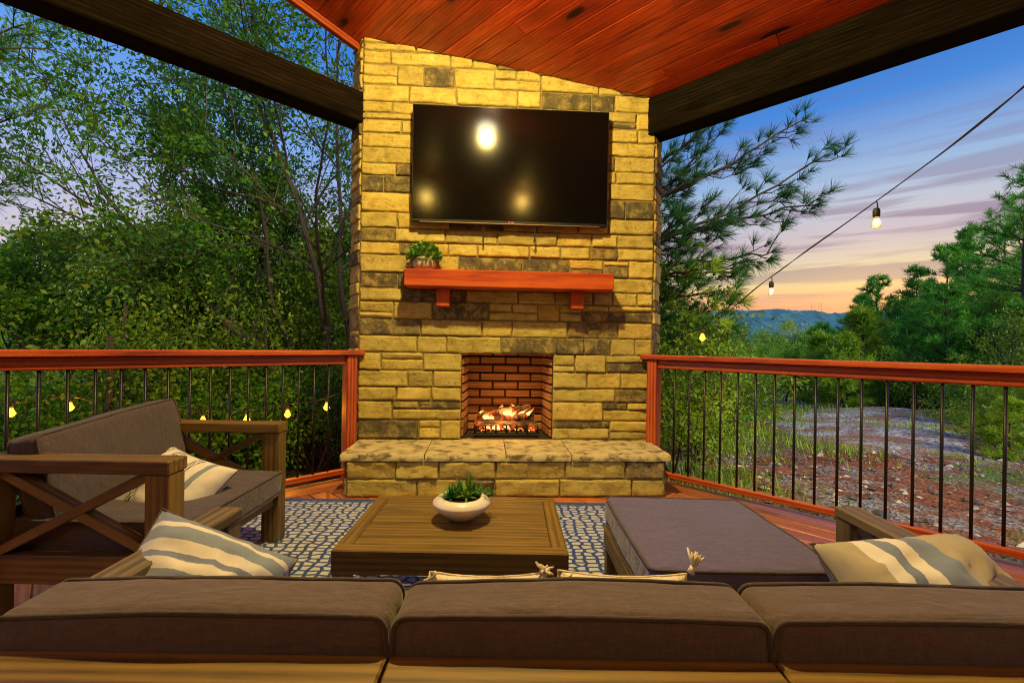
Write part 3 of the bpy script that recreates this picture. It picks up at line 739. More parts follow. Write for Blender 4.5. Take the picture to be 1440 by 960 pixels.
for i in range(2):
    for k in range(nn): F.append((1 + i * nn + k, 1 + (i + 1) * nn + k, 1 + (i + 1) * nn + (k + 1) % nn, 1 + i * nn + (k + 1) % nn))
b.add(V, F); b.build('soil', M['soil'], bw_, True)
def blade(mb, p, d, L, w, bend, tone):
    p = Vector(p); d = Vector(d).normalized(); s = d.cross(Vector((0, 0, 1)));
    s = s.normalized() if s.length > .05 else Vector((1, 0, 0)); n = 6; V = []; F = []; q = p.copy(); dd = d.copy()
    for i in range(n + 1):
        f = i / n; ww = w * (1 - f ** 2.2) * (.75 + .5 * math.sin(math.pi * min(1, f + .15))); up = s.cross(dd)
        V += [q - s * ww, q - up * ww * .35, q + s * ww, q + up * ww * .15]; q = q + dd * L / n; dd = (dd + Vector((0, 0, -bend / n))).normalized()
    for i in range(n):
        for k in range(4): F.append((i * 4 + k, i * 4 + (k + 1) % 4, i * 4 + 4 + (k + 1) % 4, i * 4 + 4 + k))
    mb.add([tuple(v) for v in V], F, None, tone)
def rosette(mb, c, n, L, w, e0, e1, bend):
    for i in range(n):
        th = i * 2.39996; e = R(e0 + (e1 - e0) * i / n); blade(mb, c, (math.cos(th) * math.cos(e), math.sin(th) * math.cos(e), math.sin(e)), L * random.uniform(.75, 1.1), w, bend, random.random())
b = MB(); rosette(b, (-.045, -.02, .095), 34, .075, .006, 10, 85, .5); rosette(b, (-.015, .03, .095), 20, .08, .006, 30, 88, .3); b.build('succulent', M['succ'], bw_, True)
b = MB(); rosette(b, (.022, -.02, .095), 16, .085, .0065, 15, 75, 1.1); rosette(b, (.03, .035, .095), 12, .10, .006, 45, 88, .4); b.build('succulent', M['succY'], bw_, True)
b = MB(); rosette(b, (.055, .02, .095), 18, .07, .006, 30, 88, .5); N = 90; d = rng.normal(0, 1, (N, 3)); b.quads(leafquads(np.array([.095, .03, .105]) + d * [.02, .02, .014], d, .016, .7)); b.build('succulent', M['succ'], bw_, True)

# ------------------------------------------------------------------ rug
b = MB(); b.box((-.20, 2.11, .0075), (3.12, 2.32, .009), None, .003)
b.G = [v.copy() for v in b.V]
t = NT('rug_weave'); g = t.attr('gc', 'Vector'); sp = t.n('ShaderNodeSeparateXYZ'); t.l(g, sp.inputs[0])
vo = t.n('ShaderNodeTexVoronoi'); vo.feature = 'DISTANCE_TO_EDGE'; vo.inputs['Scale'].default_value = 1; vo.inputs['Randomness'].default_value = .52
sh = t.n('ShaderNodeVectorMath', operation='ADD'); t.l(t.map(g, (13.5, 20, 1)), sh.inputs[0])
row = t.math('MULTIPLY', t.math('MODULO', t.math('FLOOR', t.math('ADD', t.math('MULTIPLY', sp.outputs['Y'], 20), .0)), 2.), .5)
cx_ = t.n('ShaderNodeCombineXYZ'); cx_.inputs[2].default_value = .0; t.l(row, cx_.inputs[0]); t.l(cx_.outputs[0], sh.inputs[1])
fl_ = t.n('ShaderNodeVectorMath', operation='MULTIPLY'); t.l(sh.outputs[0], fl_.inputs[0]); fl_.inputs[1].default_value = (1, 1, 0); t.l(t.map(g, (16.5, 24, 0)), vo.inputs['Vector']); vo.voronoi_dimensions = '2D'
edge = t.math('MAXIMUM', t.math('ABSOLUTE', t.math('ADD', sp.outputs['X'], .2)), t.math('ADD', t.math('ABSOLUTE', t.math('SUBTRACT', sp.outputs['Y'], 2.11)), .40))
inner = t.ramp(edge, [(.0, 1.), (.5, 1.)]); brd = t.math('LESS_THAN', edge, 1.50)
spot = t.math('MULTIPLY', t.ramp(t.math('ADD', vo.outputs['Distance'], t.math('MULTIPLY', t.math('SUBTRACT', t.noise(g, 90, 3), .5), .07)), [(.125, 0.), (.19, 1.)]), brd)
th_ = t.noise(g, 220, 3); blue = t.mix(t.noise(g, 7, 4), (.004, .028, .20), (.016, .075, .36)); white = t.mix(t.noise(g, 24, 3), (.42, .47, .62), (.68, .72, .84))
c = t.mix(spot, blue, white); c = t.mix(t.math('MULTIPLY', th_, .4), c, (.1, .1, .12), 'MULTIPLY')
t.set(Base_Color=c, Roughness=.95, Sheen_Weight=.2); t.bump(t.math('ADD', spot, t.math('MULTIPLY', th_, .8)), .6, .006)
rug = b.build('rug', t.m); tag(rug, 'blue rug with rows of off white dashes under the furniture', 'rug')

# ------------------------------------------------------------------ cushions
def cushion(name, parent, c, dim, r=.032, puff=.018, seed=0, mat=None, rot=None, pipe=True, N=16, sag=0., grain=0):
    """soft box with rounded edges and piping; dim[2] is the thin axis before rot"""
    mat = mat or M['fab']; h = np.array(dim) / 2; b = MB(); V = {}; L = []; F = []
    def co(i, hh): return -hh + (r * i / 3 if i < 3 else None or 0) if i < 3 else (hh - r * (N - i) / 3 if i > N - 3 else -hh + r + (2 * hh - 2 * r) * (i - 3) / (N - 6))
    def vert(i, j, k):
        if (i, j, k) in V: return V[(i, j, k)]
        p = np.array([co(i, h[0]), co(j, h[1]), co(k, h[2])]); q = np.clip(p, -(h - r), h - r); d = p - q; l = np.linalg.norm(d)
        if l > 1e-9: p = q + d / l * r
        u, v = p[0] / h[0], p[1] / h[1]; s = p[2] / h[2]
        p[2] += puff * s * max(0, 1 - u * u) ** .5 * max(0, 1 - v * v) ** .5
        p[0] += .006 * math.copysign(1, u) * (1 - v * v) * abs(u) ** 3; p[1] += .006 * math.copysign(1, v) * (1 - u * u) * abs(v) ** 3
        nn = mnoise.noise((p[0] * 4 + seed, p[1] * 4, p[2] * 4)) * .007 + mnoise.noise((p[0] * 14 + seed, p[1] * 11, p[2] * 14)) * .0030
        p = p + nn * (p / h) / (np.linalg.norm(p / h) + 1e-6)
        V[(i, j, k)] = len(L); L.append(p); return V[(i, j, k)]
    for a in range(3):
        for sd in (0, N):
            for i in range(N):
                for j in range(N):
                    q = []
                    for (u, v) in ((0, 0), (1, 0), (1, 1), (0, 1)):
                        ix = [0, 0, 0]; ix[a] = sd; ix[(a + 1) % 3] = i + u; ix[(a + 2) % 3] = j + v; q.append(vert(*ix))
                    F.append(tuple(q if sd else q[::-1]))
    Mx = np.array(rot.to_3x3()).T if rot is not None else np.eye(3)
    P = np.array(L); b.add(P @ Mx + np.array(c), F, P + seed, .5); o = b.build(name, mat, parent, True)
    if pipe:
        b = MB()
        for s in (-1, 1):
            pts = []; rr = r * 1.0; off = r * .22
            for (cx, cy, a0) in ((1, 1, 0), (-1, 1, 90), (-1, -1, 180), (1, -1, 270)):
                for k in range(5):
                    th = R(a0 + k * 22.5); pts.append(np.array([cx * (h[0] - rr) + (rr - off + .001) * math.cos(th), cy * (h[1] - rr) + (rr - off + .001) * math.sin(th), s * (h[2] - off + .0015)]))
            Q = []
            for i in range(len(pts)):
                p0, p1 = pts[i], pts[(i + 1) % len(pts)]; n_ = 8 if np.linalg.norm(p1 - p0) > .1 else 1
                for k in range(n_):
                    p = p0 + (p1 - p0) * k / n_; u, v = p[0] / h[0], p[1] / h[1]
                    p = p + np.array([.006 * np.sign(u) * (1 - v * v) * abs(u) ** 3, .006 * np.sign(v) * (1 - u * u) * abs(v) ** 3, 0])
                    nn = mnoise.noise((p[0] * 4 + seed, p[1] * 4, p[2] * 4)) * .007 + mnoise.noise((p[0] * 14 + seed, p[1] * 11, p[2] * 14)) * .0030
                    p = p + nn * (p / h) / (np.linalg.norm(p / h) + 1e-6); Q.append(p)
            Q.append(Q[0]); b.tube(np.array(Q) @ Mx + np.array(c), .0046, 6, False)
        b.build('piping', M['pipe'], o, True)
    return o
def rot(x=0, y=0, z=0): return (Matrix.Rotation(R(z), 3, 'Z') @ Matrix.Rotation(R(y), 3, 'Y') @ Matrix.Rotation(R(x), 3, 'X'))

# ------------------------------------------------------------------ sofa (three modules, back to the camera)
so = thing('outdoor_sofa', 'long outdoor sofa with taupe cushions seen from behind', 'sofa', (.13, 1.1, 0))
sx0, s1, s2, sx3 = -.87, -.205, .462, 1.13; O = np.array([.13, 1.1, 0])
def sb(c, d, **k): b = MB(); b.box(np.array(c) - O, d, None, .004, **k); return b
for xa, xb, tn in ((sx0 - .07, s1, .75), (s1, s2, .9), (s2, sx3 + .07, .8)):
    sb(((xa + xb) / 2, .735, .5835), (xb - xa - .005, .105, .033), tone=tn).build('back_rail', M['furn'], so)
    b = sb(((xa + xb) / 2, .735, .30), (xb - xa - .012, .03, .30), tone=.5); b.box(np.array(((xa + xb) / 2, .735, .52)) - O, (xb - xa - .02, .03, .09), None, .003)
    b.build('back_panel', M['furn'], so)
b = sb(((sx0 + sx3) / 2, 1.385, .26), (sx3 - sx0, .03, .10), tone=.6); b.box(np.array(((sx0 + sx3) / 2, 1.07, .225)) - O, (sx3 - sx0, .60, .02)); b.build('seat_frame', M['furn'], so)
for i, (xa, xb) in enumerate(((sx0, s1), (s1, s2), (s2, sx3))):
    cushion('seat_cushion', so, np.array(((xa + xb) / 2, 1.09, .315)) - O, (xb - xa - .006, .64, .14), .03, .008, 10 + i, M['fab'])
for i, (xa, xb, dz, ry) in enumerate(((sx0 - .04, s1, -.002, -1.0), (s1, s2, .002, .0), (s2, sx3 + .02, .003, .35))):
    cushion('back_cushion', so, np.array(((xa + xb) / 2, 0.858, .520 + dz)) - O, (xb - xa - .004, .285, .135), .026, .004, 30 + i * 3, M['fab'], rot(z=0, y=ry) @ rot(x=90), N=18)
for x in (sx0 - .035, sx3 + .035):
    M_ = M['grey']; yf = 1.475 if x < 0 else 1.575
    ar = sb((x, (.79 + yf) / 2, .5835), (.085, yf - .79, .033), tone=.6).build('armrest', M_, so)
    sb((x, yf - .035, .285), (.075, .068, .566), tone=.4).build('leg', M_, so); sb((x, .74, .148), (.07, .07, .294), tone=.4).build('leg', M_, so)
    b = MB(); y0_, y1_ = .80, yf - .08
    b.bar(np.array((x, y0_, .29)) - O, np.array((x, y1_, .56)) - O, .035, .045, up=(1, 0, 0)); b.bar(np.array((x + .002, y0_, .56)) - O, np.array((x + .002, y1_, .29)) - O, .035, .045, up=(1, 0, 0)); b.build('cross_brace', M_, so)
    sb((x, (.79 + yf) / 2 - .02, .25), (.05, yf - .86, .07), tone=.4).build('side_rail', M_, so)

# ------------------------------------------------------------------ ottoman
ot = thing('ottoman', 'square taupe cushioned ottoman with wooden frame before the railing', 'ottoman', (.735, 1.735, .012)); O2 = np.array(ot.location)
cushion('cushion', ot, (0, 0, .385), (.60, .67, .115), .024, .006, 77, M['fabo'], N=20)
b = MB(); b.box((0, -.315, .285), (.60, .035, .075)); b.box((0, .315, .285), (.60, .035, .075)); b.box((-.295, 0, .285), (.035, .59, .075), tone=.9); b.box((.295, 0, .285), (.035, .59, .075)); b.box((0, 0, .312), (.55, .59, .014)); b.build('frame', M['furn'], ot)
for x in (-.275, .275):
    for y in (-.295, .295): b = MB(); b.box((x, y, .123), (.055, .055, .245), tone=.3); b.build('leg', M['furn'], ot)

# ------------------------------------------------------------------ armchair facing right
ac = thing('armchair', 'wide brown wooden armchair with crossed arm braces and taupe cushions', 'armchair', (-1.7, 2.15, .0)); OA = np.array(ac.location)
def cb(mb, c, d, tone=None): mb.box(np.array(c) - OA, d, None, .004, tone)
yn, yf_ = 1.77, 2.585; xf, xr = -1.29, -2.06
for y, tn in ((yn, .85), (yf_, .8)):
    b = MB(); cb(b, ((xf + xr) / 2, y, .650), (xf - xr, .105, .052), tn); b.build('armrest', M['furn'], ac)
    b = MB(); cb(b, (xf - .05, y, .317), (.095, .085, .612), tn); b.build('leg', M['furn'], ac)
    b = MB(); cb(b, (xr + .05, y, .317), (.095, .085, .612), .5); b.build('leg', M['furn'], ac)
    b = MB(); cb(b, ((xf + xr) / 2, y, .245), (xf - xr - .2, .05, .11), .5); b.build('side_rail', M['furn'], ac)
    b = MB(); a_, c_ = xr + .10, xf - .10
    b.bar(np.array((a_, y, .315)) - OA, np.array((c_, y, .615)) - OA, .036, .052, up=(0, 1, 0), tone=.8); b.bar(np.array((a_, y + .003, .615)) - OA, np.array((c_, y + .003, .315)) - OA, .036, .052, up=(0, 1, 0), tone=.7); b.build('cross_brace', M['furn'], ac)
b = MB(); cb(b, (xf - .045, (yn + yf_) / 2, .262), (.04, yf_ - yn - .09, .085), .8); b.build('front_rail', M['furn'], ac)
b = MB()
for z in (.30, .42, .54, .645): cb(b, (xr + .03, (yn + yf_) / 2, z), (.035, yf_ - yn - .09, .06))
b.build('back_frame', M['furn'], ac)
b = MB(); cb(b, ((xf + xr) / 2, (yn + yf_) / 2, .285), (xf - xr - .1, yf_ - yn - .1, .02)); b.build('seat_frame', M['furn'], ac)
cushion('seat_cushion', ac, np.array((-1.62, (yn + yf_) / 2, .352)) - OA, (.70, .745, .125), .026, .008, 91, M['fabd'])
cushion('back_cushion', ac, np.array((-1.90, (yn + yf_) / 2 + .01, .565)) - OA, (.42, .745, .125), .026, .014, 95, M['fabd'], rot(x=5.2) @ rot(y=80), N=18)

# ------------------------------------------------------------------ throw pillows
def pillow(name, label, c, a, bh_, th, rotm, mat, seed, group=None, N=26, piping=None, ends=None):
    o = thing(name, label, 'pillow', c, 0, group); b = MB(); P = []; Gc = []; F = []; idx = {}
    for s in (1, -1):
        for j in range(N + 1):
            for i in range(N + 1):
                edge = i in (0, N) or j in (0, N)
                if edge and s == -1: idx[(s, i, j)] = idx[(1, i, j)]; continue
                u, v = 2 * i / N - 1, 2 * j / N - 1
                f = ((1 - abs(u) ** 2.6) * (1 - abs(v) ** 2.6)) ** .62
                x = a * u * (1 - .085 * (1 - v * v)); y = bh_ * v * (1 - .085 * (1 - u * u))
                z = s * th * f
                w = mnoise.noise((u * 2.2 + seed, v * 2.2, s)) * .024 + (.5 - abs(mnoise.noise((u * 3.2 + seed, v * 3.2 + u, s * 2)))) * .030 + mnoise.noise((u * 11 + seed, v * 11, s * 2)) * .0035
                z += w * (f ** .5) * s
                if edge: z += .006 * mnoise.noise((u * 5 + seed, v * 5, 9))
                idx[(s, i, j)] = len(P); P.append((x, y, z)); Gc.append((u, v, 0))
        for j in range(N):
            for i in range(N):
                q = (idx[(s, i, j)], idx[(s, i + 1, j)], idx[(s, i + 1, j + 1)], idx[(s, i, j + 1)]); F.append(q if s > 0 else q[::-1])
    Mx = np.array(rotm.to_3x3()).T
    b.add(np.array(P) @ Mx, F, Gc, .5); b.build('cover', mat, o, True)
    loop = [(i, 0) for i in range(N)] + [(N, j) for j in range(N)] + [(N - i, N) for i in range(N)] + [(0, N - j) for j in range(N)]
    b = MB(); Q = [np.array(P[idx[(1, i, j)]]) for i, j in loop]; Q.append(Q[0]); b.tube(np.array(Q) @ Mx, .0028, 5, False); b.build('seam', piping or M['pipe'], o, True)
    return o, Mx
CR = (.76, .73, .72, 1); BL = (.19, .24, .40, 1); NV = (.045, .05, .085, 1); GB = (.23, .29, .43, 1)
m1 = stripes('blue_grey_stripes', BL, [(.10, CR), (.15, BL), (.20, CR), (.24, GB), (.56, CR), (.63, BL), (.67, CR), (.75, GB), (.84, CR), (.88, BL)], 'Y')
m2 = stripes('cream_navy_stripes', CR, [(.10, NV), (.115, CR), (.14, NV), (.155, CR), (.28, NV), (.29, CR), (.31, NV), (.325, CR), (.345, NV), (.36, CR), (.38, NV), (.39, CR), (.60, NV), (.615, CR), (.635, NV), (.65, CR), (.67, NV), (.68, CR), (.78, GB), (.83, CR)])
BG = (.42, .37, .28, 1)
m3 = stripes('beige_grey_stripes', BG, [(.16, CR), (.22, BL), (.28, CR), (.36, BL), (.52, BG), (.90, BL), (.95, BG)])
pillow('throw_pillow', 'blue grey pillow with broad cream stripes leaning on the sofa arm', (-.82, 1.17, .44), .20, .215, .15, rot(z=50) @ rot(x=50) @ rot(z=-40), m1, 3.3, 'striped throw pillows')
pillow('throw_pillow', 'cream pillow with thin navy stripes lying on the armchair', (-1.585, 2.14, .415), .215, .20, .12, rot(z=-4) @ rot(x=46) @ rot(z=-16), m2, 8.1, 'striped throw pillows')
pillow('throw_pillow', 'beige pillow with grey and cream stripes at the sofa end by the railing', (1.095, 1.16, .475), .215, .20, .15, rot(z=-6) @ rot(x=38) @ rot(z=8), m3, 5.7, 'striped throw pillows')
def tassel(parent, p, d, L=.055):
    b = MB(); d = Vector(d).normalized(); p = Vector(p)
    b.tube([p, p + d * L * .35], [.009, .007], 8)
    for k in range(14):
        q = Vector((random.gauss(0, 1), random.gauss(0, 1), random.gauss(0, 1))); q = (q - d * q.dot(d)) * .010
        b.tube([p + d * L * .3, p + d * L * .65 + q * .9, p + d * L + q * 1.6 + Vector((0, 0, -.004))], [.0035, .003, .002], 5)
    b.build('tassel', M['tassel'], parent, True)
for (c, lab, rz, hw, corner) in (((-.045, 1.02, .497), 'cream tasselled lumbar pillow behind the middle cushion, nearer the armchair', 1.5, .135, ((-.135, .06), (.125, .05))), ((.265, 1.03, .497), 'cream tasselled lumbar pillow behind the middle cushion, next to the ottoman', -1.5, .15, ((-.13, .05), (.165, .085)))):
    o, Mx = pillow('lumbar_pillow', lab, c, hw, .12, .05, rot(z=rz) @ rot(x=72), M['cream'], c[0] * 30, 'cream tasselled pillows', piping=M['tassel'])
    for k, (x, dz) in enumerate(corner): tassel(o, (x, .03 if k == 0 else .045, .085 if k == 0 else .11), ((-.6 if k == 0 else .35), 0, .8), .02 if not (k and c[0] > 0) else .05)

# ------------------------------------------------------------------ lights that the photo shows (lamp over the table seen in the television, lanterns behind, string lights)
def plight(name, loc, col, W, rad, parent=None):
    l = bpy.data.lights.new(name, 'POINT'); l.color = col; l.energy = W; l.shadow_soft_size = rad
    o = bpy.data.objects.new(name, l); COL.objects.link(o); o.location = loc
    if parent: o.parent = parent
    return o
plight('fire_light', FIRE_AT, (1, .48, .14), 4, .07)
LX, LY = -.16, 2.14; lz = 3.72
cz = cl(-.70711 * (LX + LY - 5.1))
lm = thing('ceiling_light', 'round lit lamp on a short rod under the red ceiling', 'lamp', (LX, LY, lz))
b = MB(); b.lathe([(.0, cz - lz), (.06, cz - lz), (.06, cz - lz - .03), (.012, cz - lz - .04), (.012, .05), (.06, .045), (.07, .03), (.07, .0)], n=32); b.build('housing', M['metal'], lm, True)
b = MB(); b.lathe([(.07, .002), (.11, -.03), (.12, -.06), (.095, -.10), (.05, -.118), (0, -.122)], n=32); b.build('diffuser', M['lampglow'], lm, True)
lo_ = plight('lamp_light', (0, 0, -.17), (1, .73, .21), 148, .05, lm)
lo_.data.use_nodes = True; ln_ = lo_.data.node_tree; fo = ln_.nodes.new('ShaderNodeLightFalloff'); fo.inputs[0].default_value = 1; ln_.links.new(fo.outputs['Linear'], ln_.nodes['Emission'].inputs['Strength'])

# house wall behind the camera (it shows in the television)
hw = thing('house_wall', 'brown house wall with doors and two lit lanterns behind the porch', 'wall', (0, -2.6, 0))
b = MB(); z = -.3
while z < 5.0: b.box((0, 0, z + .1), (11, .04, .195), Matrix.Rotation(R(-3), 3, 'X'), .003); z += .2
b.build('siding', plain('house_siding', (.10, .07, .045), .8, bump=.3), hw)
for x in (-.35, .35, 1.9):
    b = MB(); b.box((x, .06, 1.4), (.22, .08, 2.8), None, .004); b.build('door_casing', M['red'], hw)
for x in (-1.2, .84):
    b = MB(); b.box((x, .03, 4.15), (.12, .06, .22)); b.lathe([(.05, -.2), (.13, -.15), (.14, .15), (.05, .2)], (x, .17, 4.15), 16); ln = b.build('lantern', M['sconceglow'], hw, True)
    plight('lantern_light', (x, .42, 4.1), (1, .64, .15), 42, .09, hw)

def edison(parent, p, big=1., mat_in='filament', lit=None):
    """socket on a short drop wire with a bulb under it"""
    p = np.array(p, float); b = MB(); b.tube([p, p + [0.006, 0, -.018], p + [.004, 0, -.04]], .0035, 6); b.lathe([(.0, -.036), (.012, -.038), (.018, -.05), (.018, -.082), (.015, -.088), (0, -.088)], p, 14); s = b.build('socket', M['cord'], parent, True)
    b = MB(); b.lathe([(.013, -.088), (.019, -.10), (.024, -.122), (.021, -.142), (.010, -.152), (0, -.154)], p, 16); b.build('bulb', M['glass'], s, True)
    b = MB(); b.lathe([(.0, -.096), (.008, -.10), (.011, -.125), (.008, -.138), (0, -.14)], p, 10); b.build('filament', M[mat_in], s, True)
sl_ = thing('string_lights', 'black cable of hanging filament bulbs strung across the sunset sky', 'string lights', (2.05, 2.55, 1.9)); OS = np.array(sl_.location)
catp = [(1.62, 1.15, 2.29), (1.80, 1.60, 2.09), (2.03, 2.55, 1.975), (2.10, 3.7, 1.725), (1.86, 4.45, 1.33), (1.60, 5.6, 1.18), (1.40, 6.6, 1.1)]
pts = np.array(cr(catp, 10)) - OS
b = MB(); b.tube(pts, .003, 6, tone=.2); b.tube(pts + np.array([[.006 + .004 * math.sin(i * .9), 0, .010 * abs(math.sin(i * .33))] for i in range(len(pts))]), .003, 6); b.build('cable', M['cord'], sl_, True)
for p in ((2.03, 2.55, 1.972), (2.10, 3.7, 1.722)): edison(sl_, np.array(p) - OS)
def glow(parent, p, r=.02):
    b = MB(); p = np.array(p, float); b.lathe([(.011, .0), (.018, -.02), (r, -.045), (.016, -.066), (0, -.075)], p, 12); b.build('bulb', M['bulb'], parent, True)
    b = MB(); b.lathe([(0, .05), (.014, .045), (.014, 0), (0, -.002)], p, 10); b.build('socket', M['cord'], parent, True)
glow(sl_, np.array((1.86, 4.45, 1.275)) - OS, .03); plight('bulb_light', np.array((1.86, 4.45, 1.23)) - OS, (1, .46, .06), 5, .014, sl_)
s2_ = thing('string_lights', 'string of glowing amber bulbs hanging outside the railing behind the armchair', 'string lights', (-3, 4.2, .5)); OS2 = np.array(s2_.location)
LB = [(-4.04, 3.68, .56), (-3.72, 3.84, .59), (-2.84, 4.20, .43), (-2.46, 4.24, .44), (-2.10, 4.28, .49), (-1.75, 4.32, .556)]
pts = [(-4.6, 3.5, .74), LB[0], LB[1], (-3.28, 4.0, .45), *LB[2:], (-1.42, 4.45, .72)]
b = MB(); b.tube(np.array(cr(pts, 6)) + [0, 0, .05] - OS2, .005, 5); b.build('cable', M['cord'], s2_, True)
for p in LB: glow(s2_, np.array(p) - OS2, .030); plight('bulb_light', np.array(p) + [.0, 0, -.045] - OS2, (1, .42, .05), 11, .012, s2_)

# ------------------------------------------------------------------ trees
def inporch(x, y): return (x * .70711 - (y - 5.1) * .70711 > -.30) and (-x * .70711 - (y - 5.1) * .70711 > -.30)
BASE = np.zeros(2)
def grow(mb, tips, p, d, L, r, lev, maxlev, rs, up=.15, spread=.7, nkids=4, wob=.18, minr=.004):
    n = max(3, int(L / .28) + 2) if lev < 2 else 4; pts = [np.array(p, float)]; rad = [r]; d = np.array(d, float); d /= np.linalg.norm(d)
    dirs = [d]
    for i in range(n):
        d = d + rs.normal(0, wob, 3) * .5 + np.array([0, 0, up * .12]); d /= np.linalg.norm(d)
        if inporch(*(pts[-1] + d * L / n * 1.3)[:2] + BASE): d = d * [.2, .2, 1] + np.array([-.25 if pts[-1][0] + BASE[0] < 0 else .25, .35, .2]); d /= np.linalg.norm(d)
        if inporch(*(pts[-1] + d * L / n)[:2] + BASE): break
        pts.append(pts[-1] + d * L / n); rad.append(max(minr, r * (1 - .72 * (i + 1) / n))); dirs.append(d)
    if len(pts) < 2: return
    n = len(pts) - 1
    mb.tube(pts, rad, 8 if lev == 0 else (6 if lev == 1 else 4), lev == 0)
    if lev >= maxlev - 1:
        for i in range(1, len(pts)): tips.append((pts[i], dirs[i], lev))
    if lev < maxlev:
        k = nkids[lev] if hasattr(nkids, '__len__') else nkids
        for j in range(k):
            f = (.25 if lev == 0 else .15) + (.75 if lev == 0 else .85) * (j + rs.random()) / k; x = min(len(pts) - 2, int(f * n)); ff = f * n - x
            q = pts[x] + (pts[x + 1] - pts[x]) * min(1, max(0, ff)); o = rs.normal(0, 1, 3); o -= dirs[x] * o.dot(dirs[x]); o /= np.linalg.norm(o)
            nd = dirs[x] * (1 - spread * .5) + o * spread + np.array([0, 0, up])
            grow(mb, tips, q, nd, L * rs.uniform(.42, .66) * (1.05 - .4 * f), max(minr, rad[x] * .55), lev + 1, maxlev, rs, up, spread, nkids, wob, minr)
def broadleaf(base, stems, label, mat, bark, seed, leaves, size, nk=(7, 6, 4), maxlev=3, up=.12, spread=.75, name='deciduous_tree', group=None, jit=.14, wid=.5, wob=.18):
    rs = np.random.default_rng(seed); tr = thing(name, label, 'tree', base, 0, group); mb = MB(); tips = []; BASE[:] = base[:2]
    for (off, d, L, r) in stems: grow(mb, tips, np.array(off, float), d, L, r, 0, maxlev, rs, up, spread, nk, wob)
    mb.build('trunk', M[bark], tr, True)
    P = np.array([t[0] for t in tips]); D = np.array([t[1] for t in tips]); i = rs.integers(0, len(P), leaves)
    pos = P[i] + rs.normal(0, jit, (leaves, 3)) * [1, 1, .8]; dd = D[i] + rs.normal(0, .7, (leaves, 3)) + [0, 0, -.25]
    cl_ = np.array([mnoise.noise(tuple(q * .9 + seed)) for q in P])[i] * .9 + .5
    ok = np.array([not inporch(q[0] + base[0], q[1] + base[1]) for q in pos]); pos = pos[ok]; dd = dd[ok]; cl_ = cl_[ok]; leaves = len(pos)
    b = MB(); b.quads(leafquads(pos, dd, size, wid, curl=.1), tone=np.clip(cl_ * .6 + rs.random(leaves) * .4, 0, 1)); b.build('crown', M[mat], tr)
    return tr
def place(src, loc, rz, s, label, group=None):
    c = copy_tree(src); c.location = loc; c.rotation_euler = (0, 0, rz); c.scale = (s, s, s * random.uniform(.9, 1.12)); c['label'] = label
    if group: c['group'] = group
    return c
def at(x, y): return (x, y, G(x, y) - .05)

LG = 'trees beyond the left railing'
broadleaf(at(-2.55, 6.6), [((0, 0, 0), (-.70, .0, .85), 6.0, .105), ((.1, .1, 0), (-.28, .1, 1), 6.8, .06), ((.15, 0, 0), (.03, .15, 1), 6.6, .05), ((0, .2, 0), (-.5, .2, 1), 6.2, .05), ((-.05, -.1, .1), (-.95, .1, .38), 3.2, .075)],
          'slender leaning tree with small leaves, its trunk beside the chimney', 'leafD', 'bark', 11, 60000, .068, (10, 8, 4), up=.14, group=LG, jit=.08)
broadleaf(at(-5.0, 7.4), [((0, 0, 0), (-.25, .1, 1), 3.9, .08), ((.1, 0, .2), (.35, .1, 1), 3.8, .05)],
          'broad leafy tree with a dark forked trunk left of the leaning tree', 'leafC', 'bark', 12, 26000, .078, (8, 7, 4), group=LG, jit=.09)
broadleaf(at(-3.9, 8.6), [((0, 0, 0), (.1, .1, 1), 6.8, .06), ((0, 0, .3), (-.35, 0, 1), 5.6, .045)],
          'tall thin tree reaching above the dark beam, behind the leaning tree', 'leafD', 'bark', 13, 30000, .072, (10, 8, 4), group=LG, jit=.09)
broadleaf(at(-7.6, 7.2), [((0, 0, 0), (.05, .1, 1), 3.1, .08)], 'dense dark leafy tree at the far left edge', 'leafA', 'bark', 14, 19000, .085, (9, 7, 4), group=LG, jit=.09)
u1 = broadleaf(at(-4.4, 10.4), [((0, 0, 0), (0, 0, 1), 3.4, .06), ((.2, 0, 0), (.4, .1, 1), 3.0, .05), ((-.2, .1, 0), (-.5, 0, 1), 2.8, .05)], 'yellow green bushy sapling behind the leaning trunk', 'leafB', 'bark', 15, 15000, .095, (7, 6, 4), up=.05, spread=.9, group=LG, jit=.2)
u2 = broadleaf(at(-2.6, 9.6), [((0, 0, 0), (0, 0, 1), 3.0, .05), ((.2, 0, 0), (.5, .1, 1), 2.7, .04), ((-.2, .1, 0), (-.5, -.1, 1), 2.6, .04)], 'bright green sapling close to the chimney side', 'leafA', 'bark', 16, 14000, .09, (7, 6, 4), up=.05, spread=.9, group=LG, jit=.2)
for (x, y, s, src, lab) in [(-6.6, 10.5, 1.1, u1, 'yellow green sapling between the two dark trunks'), (-9.5, 11, 1.2, u2, 'dense green sapling at the left end of railing'), (-7.6, 14, 1.5, u1, 'taller yellow green tree deep in the woods'),
                            (-4.6, 14.5, 1.35, u2, 'mid green tree deep behind the leaning tree'), (-2.2, 14.5, 1.2, u1, 'pale green tree seen low beside the chimney'), (-11.5, 14.5, 1.7, u1, 'large yellow green tree deep at the left'), (-14.5, 18, 2.0, u2, 'big dark green tree farthest at the left edge'), (-9.5, 20, 1.8, u2, 'big green tree deep in the left woods'), (-5.6, 21, 1.8, u1, 'distant olive tree behind the left woods'), (-2.8, 21, 1.6, u2, 'distant green tree beside the chimney edge')]:
    place(src, at(x, y), random.uniform(0, 6), s, lab, LG)
SH = 'undergrowth bushes outside the railings'
